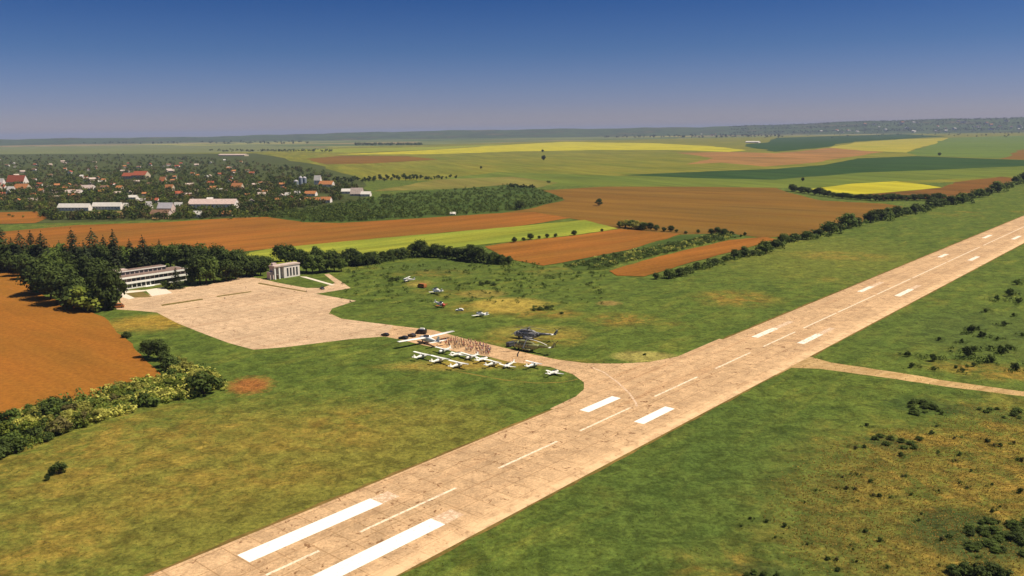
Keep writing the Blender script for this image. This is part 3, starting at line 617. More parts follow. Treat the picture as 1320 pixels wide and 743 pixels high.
for px, py, h, k, l in ((206, 464, 26, 'dark', 'dark leafy tree at the right tip of the left brown field'), (192, 461, 22, 'dark', 'smaller dark tree beside the tip of the left brown field'), (214, 473, 20, 'dark', 'dark bush below the tree at the brown field tip'), (222, 478, 18, 'sdark', 'low dark bush before the pale shrubs'),
                        (232, 474, 16, 'spale', 'pale yellow shrub at the upper end of the belt'), (243, 480, 16, 'spale', 'pale yellow shrub beside the dark round bush'), (226, 486, 16, 'spale', 'pale shrub right below the dark bush'),
                        (264, 508, 32, 'smid', 'large round dark green bush at the right end of the belt'), (254, 500, 22, 'spale', 'pale shrub behind the large round bush'), (283, 500, 12, 'smid', 'small green bush right of the large round one'),
                        (75, 611, 14, 'sdark', 'lone dark bush on the left grass'), (61, 619, 6, 'sdark', 'dark clump standing in for the shadow of the lone bush on the left grass'), (164, 436, 8, 'sdark', 'tiny dark bush at the edge of the left brown field')):  # the clump beside the lone bush is added as its shadow
    plantpx(k, px, py, h, l, None, 1.05)

# bushes on the right
c4 = [(600, 495, 34), (620, 545, 30), (715, 515, 44), (870, 495, 60), (940, 405, 36), (890, 385, 44), (980, 520, 46), (1030, 480, 50), (1090, 555, 44), (850, 565, 28), (1070, 220, 44), (1010, 238, 30), (1110, 250, 34), (955, 292, 22), (1085, 312, 20), (1040, 352, 26), (1100, 168, 34), (745, 422, 22), (720, 555, 22), (850, 432, 24), (820, 548, 22), (900, 540, 24), (1060, 462, 34), (905, 470, 34), (1010, 420, 22), (925, 375, 26), (1125, 400, 22)]
for x, y, h in c4:
    for q in range(5): minorpx(1000 + (x + R.uniform(-1, 1) * (h + 10)) * .2827, 320 + (y + R.uniform(-.35, .35) * h) * .2827, h * .2827 * R.uniform(.2, .5), R.choice(['mid', 'dark', 'mid']), 1.7)
    plantpx(R.choice(['sdark', 'sdark', 'smid']), 1000 + x * .2827, 320 + y * .2827, h * .2827 * .72, 'dark bush on the grass beyond the dirt track', 'bushes beyond the dirt track', .85)
for x, y in ((720, 195), (760, 205), (800, 215), (840, 222), (870, 205), (740, 225), (700, 205), (810, 240), (850, 240)):
    plantpx('smid', 900 + x * .327, 500 + y * .327, 5, 'low green bush in the oval thicket on the dry grass', 'bushes of the oval thicket', 1.7)
for i in range(20):
    plantpx('smid', 900 + R.uniform(830, 960) * .327, 500 + R.uniform(55, 110) * .327, R.uniform(3, 6), 'low green bush in the thicket below the dirt track', 'bushes of the upper thicket', 1.7)
for i in range(12):
    plantpx('smid', 900 + R.uniform(1100, 1284) * .327, 500 + R.uniform(80, 125) * .327, R.uniform(2.5, 5), 'low green bush in the long thicket at the right edge', 'bushes of the long thicket', 1.7)
for i in range(46):
    x, y = R.uniform(1060, 1330), R.uniform(525, 665)
    if (x - 1230) ** 2 / 190 ** 2 + (y - 595) ** 2 / 80 ** 2 > 1: continue
    plantpx(R.choice(['smid', 'smid', 'sdark']), 900 + x * .327, 500 + y * .327, R.uniform(4, 8), 'low green bush in the big thicket at lower right', 'bushes of the big thicket', 1.7)
for x, y, h in ((1010, 735, 34), (1060, 730, 42), (1110, 738, 46), (1160, 732, 40), (1200, 742, 36), (220, 735, 20), (260, 740, 20), (310, 742, 18), (190, 742, 18)):
    plantpx('sdark' if x > 900 else 'smid', 900 + x * .327, 500 + y * .327, h * .327, 'dark bush at the bottom edge of the dry grass', 'bushes at the bottom edge', 1.3)
c5 = [(1010, 202), (1165, 230), (1140, 215), (1190, 232), (1245, 222), (1275, 290), (1260, 285), (1030, 268), (1015, 290), (805, 352), (600, 342), (628, 345), (680, 372), (545, 397), (585, 400), (620, 402), (632, 448), (690, 428), (715, 430), (755, 435), (840, 425), (950, 408), (1030, 378), (1160, 384), (1160, 490), (1190, 470), (870, 525), (880, 500), (960, 602), (990, 590), (1075, 560), (600, 622), (610, 640), (510, 678), (545, 682), (625, 688), (745, 712), (340, 548), (205, 518), (170, 548), (305, 592), (465, 407), (715, 605), (660, 570), (920, 182), (620, 242), (655, 237), (800, 270), (945, 258), (960, 105), (665, 150), (940, 155), (570, 355), (1075, 330), (1060, 398), (550, 722), (420, 455), (270, 530), (430, 620), (950, 700), (1100, 670), (1270, 415)]
for x, y in c5:
    for q in range(3): minorpx(900 + (x + R.uniform(-22, 22)) * .327, 500 + (y + R.uniform(-9, 9)) * .327, R.uniform(1.5, 3.5), R.choice(['mid', 'mid', 'dark']), 1.9)
    plantpx(R.choice(['sdark', 'sdark', 'smid', 'solive']), 900 + x * .327, 500 + y * .327, R.uniform(2.5, 6), 'small dark bush scattered on the dry grass at lower right', 'small bushes on the dry grass', .9)
# scrub beyond the parked aircraft
for i in range(330):
    for _ in range(40):
        px, py = R.uniform(440, 780), R.uniform(338, 392)
        if py > 345 + abs(px - 560) * .12 + 12 * math.sin(px * .03) and R.random() < .55: continue
        if py < 342 and px < 660 or (py < 350 and px > 700): continue
        if any(math.hypot(px - a, (py - b) * 1.5) < 16 for a, b in ((525, 361), (545, 369), (562, 377), (570, 395), (593, 401), (620, 407))): continue
        break
    minorpx(px, py, R.uniform(1.8, 4.5), R.choice(['dark', 'mid', 'mid']), 1.4)
for i in range(26): minorpx(R.uniform(684, 714), R.uniform(395.5, 402), R.uniform(2, 4), R.choice(['dark', 'mid']), 1.6)
for i in range(14): minorpx(R.uniform(617, 640), R.uniform(364, 369), R.uniform(2, 4), R.choice(['dark', 'mid']), 1.6)
for i in range(14): minorpx(R.uniform(496, 518), R.uniform(358, 364), R.uniform(2, 4.5), R.choice(['dark', 'mid']), 1.6)
for px, py, h in ((689, 401, 6), (697, 400, 7), (705, 398, 6), (712, 396, 4), (629, 366, 7), (621, 368, 6), (636, 368, 6), (724, 405, 5), (505, 361, 6), (512, 362, 7), (831, 458, 4)):
    plantpx('sdark', px, py, h * .65, 'dark clump of bushes on the meadow between aircraft and hedge' if px != 831 else 'lone dark bush on the pale oval of grass by the runway', 'dark clumps on the meadow' if px != 831 else None, 1.4)

for k, (mb, mt) in LOWS.items(): tag(mb.build('ground_bushes', mt), {'dark': 'scattered small dark bushes on the rough grass and along hedges', 'mid': 'scattered small green bushes on the rough grass and in planted rows', 'pale': 'pale small bushes in the planted rows and the left shrub belt', 'lite': 'light green low growth filling the left shrub belt'}[k], 'bushes', None, 'stuff')
for k_, l_ in PROTO.items():
    for e_ in l_:
        if e_.name not in USED: [bpy.data.objects.remove(c_, do_unlink=True) for c_ in e_.children_recursive + [e_]]
# grass tufts close to the camera
def inrun(p, mrg=2.5): v = p.dot(VD); return vL - mrg < v < vR + mrg
def tufts(name, n, polyf, mat, s0, s1, label):
    mb = MB()
    while n > 0:
        p = polyf()
        if p is None: continue
        n -= 1; s = R.uniform(s0, s1)
        for k in range(4):
            an = R.uniform(0, 6.28); d = Vector((math.cos(an), math.sin(an), 0)); q = p + d * s * R.uniform(0, .8)
            wd = Vector((-d.y, d.x, 0)) * s * .45
            mb.face([q - wd, q + wd, q + d * s * .5 + Vector((0, 0, s * R.uniform(.5, 1.1)))])
    tag(mb.build(name, mat), label, 'grass', None, 'stuff')
def pick(x0, x1, y0, y1, cond):
    a = [at(x0, y0), at(x1, y0), at(x0, y1), at(x1, y1)]
    xs = [q.x for q in a]; ys = [q.y for q in a]
    def f():
        p = Vector((R.uniform(min(xs), max(xs)), R.uniform(min(ys), max(ys)), 0)); return p if cond(p) else None
    return f
DE = [dryp[0], dryp[1], dryp[2], dryp[3], dryp[11]]
def indry(p, k=1.0):
    for c, rot, rx, ry, *_ in DE:
        d = p - c; x = d.x * math.cos(-rot) - d.y * math.sin(-rot); y = d.x * math.sin(-rot) + d.y * math.cos(-rot)
        if (x / rx) ** 2 + (y / ry) ** 2 < k * R.uniform(.4, 1.3): return True
    return False
tufts('dry_grass_tufts', 16000, pick(-60, 1400, 500, 770, lambda p: not inrun(p) and indry(p)), M['straw'], .14, .34, 'straw coloured tufts on the dry patches of grass')
tufts('green_grass_tufts', 16000, pick(-60, 1400, 470, 770, lambda p: not inrun(p) and R.random() < .6), M['tuft'], .10, .26, 'green grass tufts beside the runway')

# ------------------------------------------------------------------ far vegetation: village, scrub wood, skyline
def lowtree(leafmat, hgt, rad, n=9, per=16, ls=.95):
    mb = MB(); cl = crown(mb, hgt, rad, hgt * .1, n, per, ls, 0); trunk(mb, hgt * .6, .25, cl[:3], 1); return mb.mesh('tree', [leafmat, M['bark']])
LOW = [lowtree(M['leaf_dark'], 9, 4.6), lowtree(M['leaf_mid'], 9, 4.8), lowtree(M['leaf_mid'], 8, 4.4), lowtree(M['leaf_dark'], 10, 4.4), lowtree(M['leaf_olive'], 7, 4.0), lowtree(M['leaf_light'], 7, 4.2)]
def far_tree(p, s, label, group, name='tree', wt=(3, 3, 2, 2, 1, 1), z=0):
    o = bpy.data.objects.new(name, R.choices(LOW, wt)[0]); C.objects.link(o); o.location = (p.x, p.y, z); o.rotation_euler = (0, 0, R.uniform(0, 6.28)); o.scale = (s * R.uniform(1, 1.3), s * R.uniform(1, 1.3), s)
    return tag(o, label, 'tree', group)
def inpoly(x, y, P):
    c = False
    for (x0, y0), (x1, y1) in zip(P, P[1:] + P[:1]):
        if (y0 > y) != (y1 > y) and x < (x1 - x0) * (y - y0) / (y1 - y0) + x0: c = not c
    return c
VIL = [(-20, 273), (40, 271), (66, 284), (110, 287), (210, 285), (330, 279), (430, 262), (470, 250), (420, 224), (300, 206), (150, 200), (-20, 202)]
# open places kept free of trees (buildings and yards)
OPEN = [(72, 266, 162, 279), (195, 264, 230, 280), (242, 260, 310, 272), (10, 231, 37, 237), (378, 232, 398, 240), (402, 233, 430, 242), (440, 246, 476, 254), (164, 253, 190, 261), (394, 250, 428, 261)]
def free(px, py): return not any(a < px < c and b < py < d + 2 for a, b, c, d in OPEN)
n = 0
while n < 80:
    px, py = R.uniform(-15, 470), R.uniform(212, 282)
    if not inpoly(px, py, VIL) or not free(px, py): continue
    n += 1; far_tree(at(px, py), R.uniform(.55, 1.15), 'leafy tree among the village houses', 'village trees')
mb = MB(); n = 0
while n < 3600:
    px, py = R.uniform(-60, 470), R.uniform(199, 284)
    if n > 2900: py = R.uniform(238, 284)
    if not inpoly(px, py, VIL) or not free(px, py): continue
    n += 1; p = at(px, py); s = R.uniform(.75, 1.4); mk = R.choice([0, 0, 0, 1, 2, 2, 3, 3])
    for c in range(5):
        cc = p + Vector((R.uniform(-3, 3), R.uniform(-3, 3), R.uniform(2, 6.5))) * s
        for k in range(9): d = rvec().normalized(); leaf(mb, cc + d * 2.4 * s, (d + rvec() * .5).normalized(), 1.3 * s, mk)
tag(mb.build('village_canopy', [M['leaf_mid'], M['leaf_dark'], M['leaf_olive'], M['leaf_light']]), 'mass of garden trees and bushes filling the village', 'trees', None, 'stuff')
SCR = [(290, 284), (420, 267), (470, 258), (520, 250), (660, 239), (690, 243), (724, 258), (680, 270), (630, 275), (540, 281), (440, 287), (390, 286), (345, 280)]
sm = MB()
for i in range(1500):
    while True:
        px, py = R.uniform(290, 730), R.uniform(238, 288)
        if inpoly(px, py, SCR): break
    if i < 20: far_tree(at(px, py), R.uniform(.5, .75), 'low tree in the scrub wood behind the long brown field', 'scrub wood trees', wt=(3, 4, 4, 1, 1, 2)); continue
    p = at(px, py); s = R.uniform(.4, .75) * (1.2 if px < 520 else .9)
    for c in range(5):
        cc = p + Vector((R.uniform(-3.4, 3.4), R.uniform(-3.4, 3.4), R.uniform(2, 6))) * s
        for k in range(10): d = rvec().normalized(); leaf(sm, cc + d * 2.3 * s, (d + rvec() * .5).normalized(), 1.15 * s, R.choice([0, 0, 0, 1, 2]))
tag(sm.build('scrub_wood', [M['leaf_mid'], M['leaf_dark'], M['leaf_light']]), 'dense scrub wood behind the long brown field', 'trees', None, 'stuff')
for px in range(655, 690, 4): far_tree(at(px, 243.5 + R.uniform(-.5, .5)), R.uniform(.8, 1.15), 'dark tree in the clump at the right top of the scrub wood', 'clump at the top of the scrub wood', wt=(1, 0, 0, 1, 0, 0))
for i in range(46):
    px = 418 + 168 * i / 45 + R.uniform(-2, 2); far_tree(at(px, 236 - 5 * (i / 45) + R.uniform(-2.5, 1)), R.uniform(.9, 1.4) * (1 if i < 36 else .7), 'dark tree in the row running right from the village', 'tree row right of the village', wt=(3, 1, 0, 3, 0, 0))
for i in range(24): far_tree(at(190 + R.uniform(-190, 130), 281 + R.uniform(-2, 1.5)), R.uniform(.35, .7), 'bush on the edge between village and brown field', 'bushes on the village edge', 'bush', wt=(2, 3, 3, 1, 1, 1))
def mass(name, items, mat, label, sz=6.0):
    mb = MB()
    for p, s in items:
        for c in range(3):
            cc = p + Vector((R.uniform(-5, 5), R.uniform(-5, 5), R.uniform(3, 9))) * s
            for k in range(7): d = rvec().normalized(); leaf(mb, cc + d * 4 * s, (d + rvec() * .4).normalized(), 3.0 * s)
    tag(mb.build(name, mat), label, 'trees', None, 'stuff')
mass('distant_wood', [(at(458 + R.uniform(0, 85), 187.2 + R.uniform(-.8, .5)), R.uniform(1.0, 1.6)) for _ in range(170)], M['leaf_dark'], 'dark strip of wood above the long yellow field')
mass('distant_wood', [(at(R.uniform(270, 430), 195 + R.uniform(-1, 1)), R.uniform(.6, 1.1)) for _ in range(130)], M['leaf_dark'], 'thin line of trees behind the village')
it = []
for _ in range(2200):
    px = R.uniform(940, 1480); it.append((hill_z(px, R.choice([R.uniform(.1, .66), R.uniform(.16, .24), R.uniform(.34, .4), R.uniform(.5, .6)])), R.uniform(.8, 1.7)))
mass('distant_wood', it, M['leaf_dark'], 'wooded slope with settlement on the right skyline')
mass('distant_wood', [(at(R.uniform(-60, 400), 184 + R.uniform(-1, 2)), R.uniform(1.4, 2.4)) for _ in range(160)], M['leaf_dark'], 'faint woods on the plain at the left horizon')
mass('distant_wood', [(at(R.uniform(780, 1010), R.uniform(172.5, 178)), R.uniform(1.4, 2.4)) for _ in range(170)], M['leaf_dark'], 'scattered woods beyond the long rapeseed field')
mass('distant_wood', [(at(R.uniform(985, 1330), 191 - (R.uniform(985, 1330) - 985) * .03 + R.uniform(-18, -12)), R.uniform(.9, 1.5)) for _ in range(120)], M['leaf_dark'], 'tree line above the bright green far field')
# ------------------------------------------------------------------ buildings
def rz_of(d): return math.atan2(d.y, d.x)
M['redroof'] = plain('red_roof_tiles', (.34, .095, .05), .9, .1, .25, .8); M['orangeroof'] = plain('orange_roof_tiles', (.40, .17, .07), .9, .1, .25, .8)
M['brownroof'] = plain('brown_roof_tiles', (.20, .12, .08), .9, .1, .25, .8); M['greyroof'] = plain('grey_sheet_roof', (.40, .38, .42), .6, .3, .15, .4)
M['whiteroof'] = plain('white_sheet_roof', (.66, .62, .58), .6, .3, .1, .3); M['cream'] = plain('cream_wall', (.50, .42, .32), .9, .1, .12)
M['blueroof'] = plain('blue_grey_sheet', (.22, .25, .31), .5, .4, .12, .3); M['pinkroof'] = plain('pale_pink_roof', (.60, .46, .42), .9, .1, .18, .5); M['wood'] = plain('dark_wood', (.07, .045, .03), .8, .2)
def gable_parts(e, L, D, hw, hr, wall, roof, windows=3, chimney=True):
    """long axis x, gables at +-x, front faces -y"""
    w_ = MB().box(-L / 2, L / 2, -D / 2, D / 2, 0, hw)
    for s in (-1, 1): w_.face([(s * L / 2, -s * D / 2, hw), (s * L / 2, s * D / 2, hw), (s * L / 2, 0, hw + hr)])
    w_.build('wall', wall, e)
    r_ = MB(); o = .45; th = .22; sl_ = hr / (D / 2)
    prof = [(-D / 2 - o, hw - o * sl_ + .03), (0, hw + hr + .03), (D / 2 + o, hw - o * sl_ + .03), (D / 2 + o, hw - o * sl_ + th), (0, hw + hr + th + .05), (-D / 2 - o, hw - o * sl_ + th)]
    n = len(prof); b = len(r_.v); r_.v += [(-L / 2 - o, y, z) for y, z in prof] + [(L / 2 + o, y, z) for y, z in prof]
    for i in range(n): j = (i + 1) % n; r_.f.append((b + i, b + j, b + n + j, b + n + i)); r_.m.append(0)
    for q in ((0, 1, 4, 5), (1, 2, 3, 4)): r_.f.append(tuple(b + i for i in q[::-1])); r_.m.append(0); r_.f.append(tuple(b + n + i for i in q)); r_.m.append(0)
    ro = r_.build('roof', roof, e)
    if chimney: MB().box(L * .2, L * .2 + .7, .6, 1.3, hw + hr * .5, hw + hr + .9).build('chimney', M['brownroof'], ro)
    for k in range(windows):
        x = -L / 2 + L * (k + .7) / (windows + .4)
        MB().box(x - .55, x + .55, -D / 2 - .05, -D / 2 + .05, hw * .38, hw * .8).build('window', M['glass'], e)
    MB().box(L * .36, L * .36 + 1.0, -D / 2 - .06, -D / 2 + .05, 0, min(2.1, hw * .75)).build('door', M['wood'], e)
def gable_px(x0, x1, yb, hpx, wall, roof, label, name='house', cat='house', depth=None, windows=3, chimney=True, group=None, roof_part=.5):
    a, b = at(x0, yb), at(x1, yb); c = (a + b) / 2; L = (b - a).length; h = hpx / ppm(c)
    D = depth or max(6, L * .6); c += Vector((c.x, c.y, 0)).normalized() * D / 2
    e = empty(name, (c.x, c.y, 0), rz_of(b - a)); tag(e, label, cat, group)
    gable_parts(e, L, D, h * (1 - roof_part), h * roof_part, wall, roof, windows, chimney); return e
W, P_, CR = M['stucco'], M['pinkwall'], M['cream']; RR, OR, BR, GR, WR = M['redroof'], M['orangeroof'], M['brownroof'], M['greyroof'], M['whiteroof']
gable_px(12, 34, 238, 10, W, RR, 'large hall with a broad red roof near the left edge of the village', cat='building', depth=16, windows=5, roof_part=.7)
gable_px(-2, 6, 241, 9, W, WR, 'white house cut by the left edge of the picture')
gable_px(22, 38, 248, 9, CR, OR, 'orange roofed house right below the large red roofed hall')
gable_px(11, 19, 249, 7, W, WR, 'small white house left of the orange roofed one')
gable_px(77, 117, 272, 8, W, WR, 'long low white warehouse, the left one of two', 'warehouse', 'warehouse', 9, 9, False)
gable_px(121, 158, 270.5, 8, W, WR, 'long low white warehouse with a dark tree before its left end', 'warehouse', 'warehouse', 9, 9, False)
gable_px(160, 166, 270, 7, W, WR, 'small white shed just right of the warehouses', 'shed', 'shed', None, 1, False)
gable_px(206, 224, 275, 12, P_, GR, 'lilac grey roofed building right of the warehouses', 'workshop', 'building', None, 4, False)
gable_px(197, 220, 281, 9, P_, BR, 'pinkish low workshop in front of the lilac roofed building', 'workshop', 'building', None, 5, False)
gable_px(226, 236, 271, 9, W, WR, 'white shed behind the lilac roofed building', 'shed', 'shed', None, 2, False)
gable_px(246, 306, 269, 11, W, M['pinkroof'], 'long pale pink building before the village', 'school_building', 'building', 16, 12, False, roof_part=.5)
gable_px(250, 261, 281, 8, W, WR, 'small pale block below the long pink building', 'shed', 'shed', None, 2, False)
gable_px(283, 300, 279, 6, CR, OR, 'low orange shed below the long pink building', 'shed', 'shed', None, 3, False)
gable_px(166, 177, 257, 4.5, W, WR, 'narrow white roofed shed, upper left of a pair', 'shed', 'shed', None, 3, False)
gable_px(177, 188, 261, 4.5, W, WR, 'narrow white roofed shed, lower right of a pair', 'shed', 'shed', None, 3, False)
gable_px(189, 196, 271, 10, W, WR, 'small white gabled house left of the lilac roofed building')
gable_px(160, 173, 231, 7, CR, RR, 'red roofed house, left of two close together in mid village')
gable_px(174, 191, 231, 9, CR, RR, 'bigger red roofed house, right of two close together in mid village')
gable_px(207, 214, 236, 7, CR, OR, 'orange roofed house right of the two red roofed ones')
gable_px(214, 224, 246, 7, CR, OR, 'orange roofed house above the lilac roofed building')
gable_px(300, 313, 246, 9, CR, OR, 'orange roofed house above the long pink building')
gable_px(86, 106, 252, 6, W, M['paleroof'], 'pale long house in the middle of the village')
gable_px(106, 122, 247, 7, W, M['paleroof'], 'cluster house with pale roof beside the pale long one')
gable_px(406, 414, 238, 11, W, WR, 'white tall house beside the blue grey silos')
gable_px(413, 430, 242, 8, W, OR, 'orange roofed house right of the white tall one')
gable_px(394, 408, 253, 6, W, OR, 'low orange roofed house below the silos')
gable_px(401, 413, 262, 7, W, OR, 'lower orange roofed house at the edge of the scrub')
gable_px(414, 427, 261.5, 7, W, OR, 'orange roofed house on the right at the edge of the scrub')
gable_px(380, 387, 254, 7, W, WR, 'small white house left of the low orange roofed one')
gable_px(368, 375, 255, 6, W, WR, 'smallest white house left of the orange roofs')
gable_px(441, 455, 250, 6, W, WR, 'white flat shed of the works at the right end of the village', 'shed', 'shed', None, 3, False)
gable_px(453, 468, 253, 10, P_, M['paleroof'], 'pinkish works building with a steep pale roof', 'workshop', 'building', None, 3, False, roof_part=.7)
gable_px(466, 478, 253.5, 6, W, WR, 'white low shed at the far right of the works', 'shed', 'shed', None, 2, False)
gable_px(580, 587, 277.5, 3.5, W, WR, 'tiny white hut on the edge of the scrub wood', 'hut', 'hut', None, 1, False)
gable_px(284, 318, 201.5, 2.6, CR, M['paleroof'], 'long pale shed on the upper edge of the village', 'shed', 'shed', 30, 6, False)
gable_px(251, 268, 181, 4, W, WR, 'white building alone on the plain at the left horizon', 'warehouse', 'warehouse', 40, 4, False)
gable_px(962, 979, 184.5, 2.2, W, WR, 'white farm shed beyond the long rapeseed field', 'shed', 'shed', 30, 4, False)
# silos
for k, (px, yb, hh, rr) in enumerate(((382, 241, 12, 3.2), (388, 239, 16, 2.6), (393, 238, 14, 2.6))):
    c = at(px, yb); s = 1 / ppm(c); hz = hh * s * .72; r_ = rr * s * .9
    e = empty('silo', c); tag(e, ('short wide blue grey silo at the left of three', 'tallest blue grey silo in the middle of three', 'slim blue grey silo at the right of three')[k], 'silo')
    MB().loft([(0, 0, 0, r_, r_), (hz * .8, 0, 0, r_, r_)], 20, axis='z').build('silo_wall', M['blueroof'], e)
    MB().loft([(hz * .8 + .01, 0, 0, r_ * 1.04, r_ * 1.04), (hz * .92, 0, 0, r_ * .6, r_ * .6), (hz, 0, 0, .3, .3)], 20, axis='z').build('roof', M['greyroof'], e)
# yards
sheet('yard', [(96, 275), (160, 272.5), (195, 271), (196, 278), (150, 281), (100, 282)], tn, .42, 'tan yard before the white warehouses')
sheet('yard', [(196, 276), (236, 273), (240, 281), (196, 283.5)], tn, .43, 'tan yard around the lilac roofed building')
# village houses
HP = []
for k, (L, D, hw, hr, wl, rf) in enumerate(((10, 8, 4.2, 2.6, W, RR), (9, 8, 4.5, 2.6, CR, OR), (11, 8, 3.6, 2.5, W, BR), (9, 7, 5.4, 2.4, P_, OR), (8, 7, 3.2, 2.2, W, WR), (12, 8, 3.8, 2.6, CR, M['paleroof']))):
    e = empty('house'); gable_parts(e, L, D, hw, hr, wl, rf, 3); HP.append(e)
HN = ['white house with a red tiled roof', 'cream house with an orange tiled roof', 'white house with a brown tiled roof', 'pinkish house with an orange tiled roof', 'low white house with a pale sheet roof', 'cream house with a pale roof']
hu = set(); n = 0
while n < 150:
    px, py = R.uniform(-5, 400), R.uniform(206, 264)
    if not inpoly(px, py, VIL) or not free(px, py): continue
    k = R.choice([0, 0, 1, 1, 2, 2, 3, 4, 5, 5, 5]); o = HP[k] if k not in hu else copy_tree(HP[k]); hu.add(k); n += 1
    p = at(px, py); o.location = p; o.rotation_euler = (0, 0, R.choice([.2, 1.77, 0, .5]) + R.uniform(-.2, .2)); o.scale = [R.uniform(.85, 1.25)] * 3
    tag(o, HN[k] + ' scattered among the village trees', 'house', 'village houses: ' + HN[k])
for i in range(6):
    if i not in hu: [bpy.data.objects.remove(c_, do_unlink=True) for c_ in HP[i].children_recursive + [HP[i]]]
for i in range(34):
    px = R.choice([R.uniform(1040, 1140), R.uniform(1130, 1330), R.uniform(1180, 1330)]); p = hill_z(px, R.uniform(.1, .45)); p.z += 2.0
    mb = MB().box(-14, 14, -9, 9, 0, 9, 0); mb.prism([(-15, 9.02), (15, 9.02), (15, 9.6), (0, 14), (-15, 9.6)], -10, 10, 1)
    o = mb.build('far_house', [W, R.choice([OR, WR, BR])]); o.location = p; o.rotation_euler = (0, 0, R.uniform(0, 3)); s = R.uniform(1, 2.1); o.scale = (s * 1.3, s, s)
    tag(o, 'pale house of the distant settlement on the right skyline', 'house', 'houses of the distant settlement')
for i in range(14):
    p = at(R.uniform(780, 930), R.uniform(172, 175.5)); mb = MB().box(-20, 20, -12, 12, 0, 14, 0); mb.prism([(-21, 14.02), (21, 14.02), (21, 15), (0, 20), (-21, 15)], -13, 13, 1)
    o = mb.build('far_house', [W, R.choice([OR, WR])]); o.location = p; o.rotation_euler = (0, 0, R.uniform(0, 3)); tag(o, 'pale far building beyond the rapeseed field', 'house', 'buildings beyond the rapeseed field')

# long terminal building, front faces the runway
A, B = at(131, 378), at(241, 361); LB = (B - A).length; ax = (B - A).normalized()
tb = empty('terminal_building', (A + B) / 2, rz_of(B - A)); tag(tb, 'long two storey white building with flat roofs and dark ribbon windows behind the apron', 'building')
HL = LB / 2; D = 15.0
MB().box(-HL, HL, .2, D, 0, 7.0).build('wall', M['pinkwall'], tb)
MB().box(-HL - 1, HL + 1, -1.6, D + .6, 7.0, 8.1).build('roof_slab', M['white_paint'], tb)
MB().box(-HL - .4, HL + .4, -1.0, D, 8.1, 8.16).build('roof_felt', M['tar'], tb)
up_ = MB().box(-HL * .78, HL * .62, 7.4, D - .8, 8.16, 10.4).build('upper_storey', M['pinkwall'], tb)
MB().box(-HL * .80, HL * .64, 6.9, D - .3, 10.4, 11.0).build('roof_slab', M['aged_white'], tb)
MB().box(-HL * .79, HL * .63, 7.2, D - .6, 11.0, 11.05).build('roof_felt', M['tar'], tb)
MB().box(-HL * .62, -HL * .25, 8.2, D - 1.2, 11.05, 11.9).build('roof_hatch', M['paleroof'], tb)
MB().box(-HL - .6, HL + .6, -1.3, .2, 3.35, 4.55).build('balcony', M['white_paint'], tb)
for k in range(18):
    x0 = -HL + 1 + (2 * HL - 2) * k / 18; x1 = x0 + (2 * HL - 2) / 18
    MB().box(x0 + .18, x1 - .18, .1, .3, 4.75, 6.8).build('window', M['glass'], tb)
    MB().box(x0 - .16, x0 + .16, -.35, .2, 4.56, 6.99).build('pillar', M['pinkwall'], tb)
    if k < 11:
        MB().box(x0 + .3, x1 - .3, .1, .3, .5, 3.1).build('window', M['glass'], tb); MB().box(x0 - .22, x0 + .22, -.5, .2, .05, 3.34).build('pillar', M['white_paint'], tb)
    else: MB().box(x0 + .1, x1 - .1, .06, .3, .4, 3.2).build('window', M['glass'], tb)
    MB().box(x0 + .3, x1 - .3, 7.3, 7.45, 8.5, 10.1).build('window', M['glass'], up_) if -HL * .74 < x0 < HL * .56 else None
MB().box(HL * -.08, HL * .18, -2.4, .1, .05, .5).box(HL * -.05, HL * .15, -3.2, -2.4, .05, .3).build('entrance_steps', M['white_paint'], tb)
MB().box(-HL * .9, HL, -1.9, -1.4, .02, .75).build('plinth', M['aged_white'], tb)
sheet('path', [(187, 374), (211, 370.5), (222, 378), (196, 382)], M['pad'], .022, 'pale paved walk from the entrance to the apron')
sheet('path', [(154, 375.5), (187, 374), (188, 375.5), (161, 378.5), (174, 384.5), (166, 386), (150, 381)], M['pad'], .026, 'pale paved path around the lawn bed')
# small white building
A2, B2 = at(355, 360.8), at(387, 355.6); L2 = (B2 - A2).length; h2 = 17 / ppm((A2 + B2) / 2); HL2 = L2 / 2
sb = empty('control_building', (A2 + B2) / 2, rz_of(B2 - A2)); tag(sb, 'small white two storey building with tall narrow windows and a pinkish flat roof', 'building')
MB().box(-HL2 * .28, HL2, .2, 6.6, 0, h2 * .90).build('wall', M['stucco'], sb)
MB().box(-HL2, -HL2 * .28 - .02, 2.6, 6.6, 0, h2 * .90).build('wall', M['pinkwall'], sb)
MB().box(-HL2 - .35, HL2 + .35, -.25, 6.9, h2 * .90, h2).build('roof_slab', M['paleroof'], sb)
MB().box(-HL2 + 1, -HL2 + 4, 3.6, 6.2, h2, h2 + 1.5).build('roof_hut', M['pinkwall'], sb)
for x in (-HL2 + .4, -HL2 * .62): MB().box(x - .45, x + .45, .2, 1.1, 0, h2 * .90).build('porch_pillar', M['white_paint'], sb)
for k in range(4):
    x = -HL2 * .08 + (HL2 * 1.0) * k / 4 + .4; MB().box(x, x + 1.25, .08, .3, h2 * .12, h2 * .72).build('window', M['glass'], sb)
MB().box(-HL2 * .86, -HL2 * .5, 2.5, 2.7, .1, 2.6).build('door', M['wood'], sb)
MB().box(-HL2 - 2.4, -HL2 - .3, 2.4, 6.4, 0, h2 * .55).build('annex', M['pinkwall'], sb)
sheet('path', [(386, 356.5), (395, 357), (432, 367.5), (427, 368)], M['pad'], .022, 'pale footpath from the small building to the road')

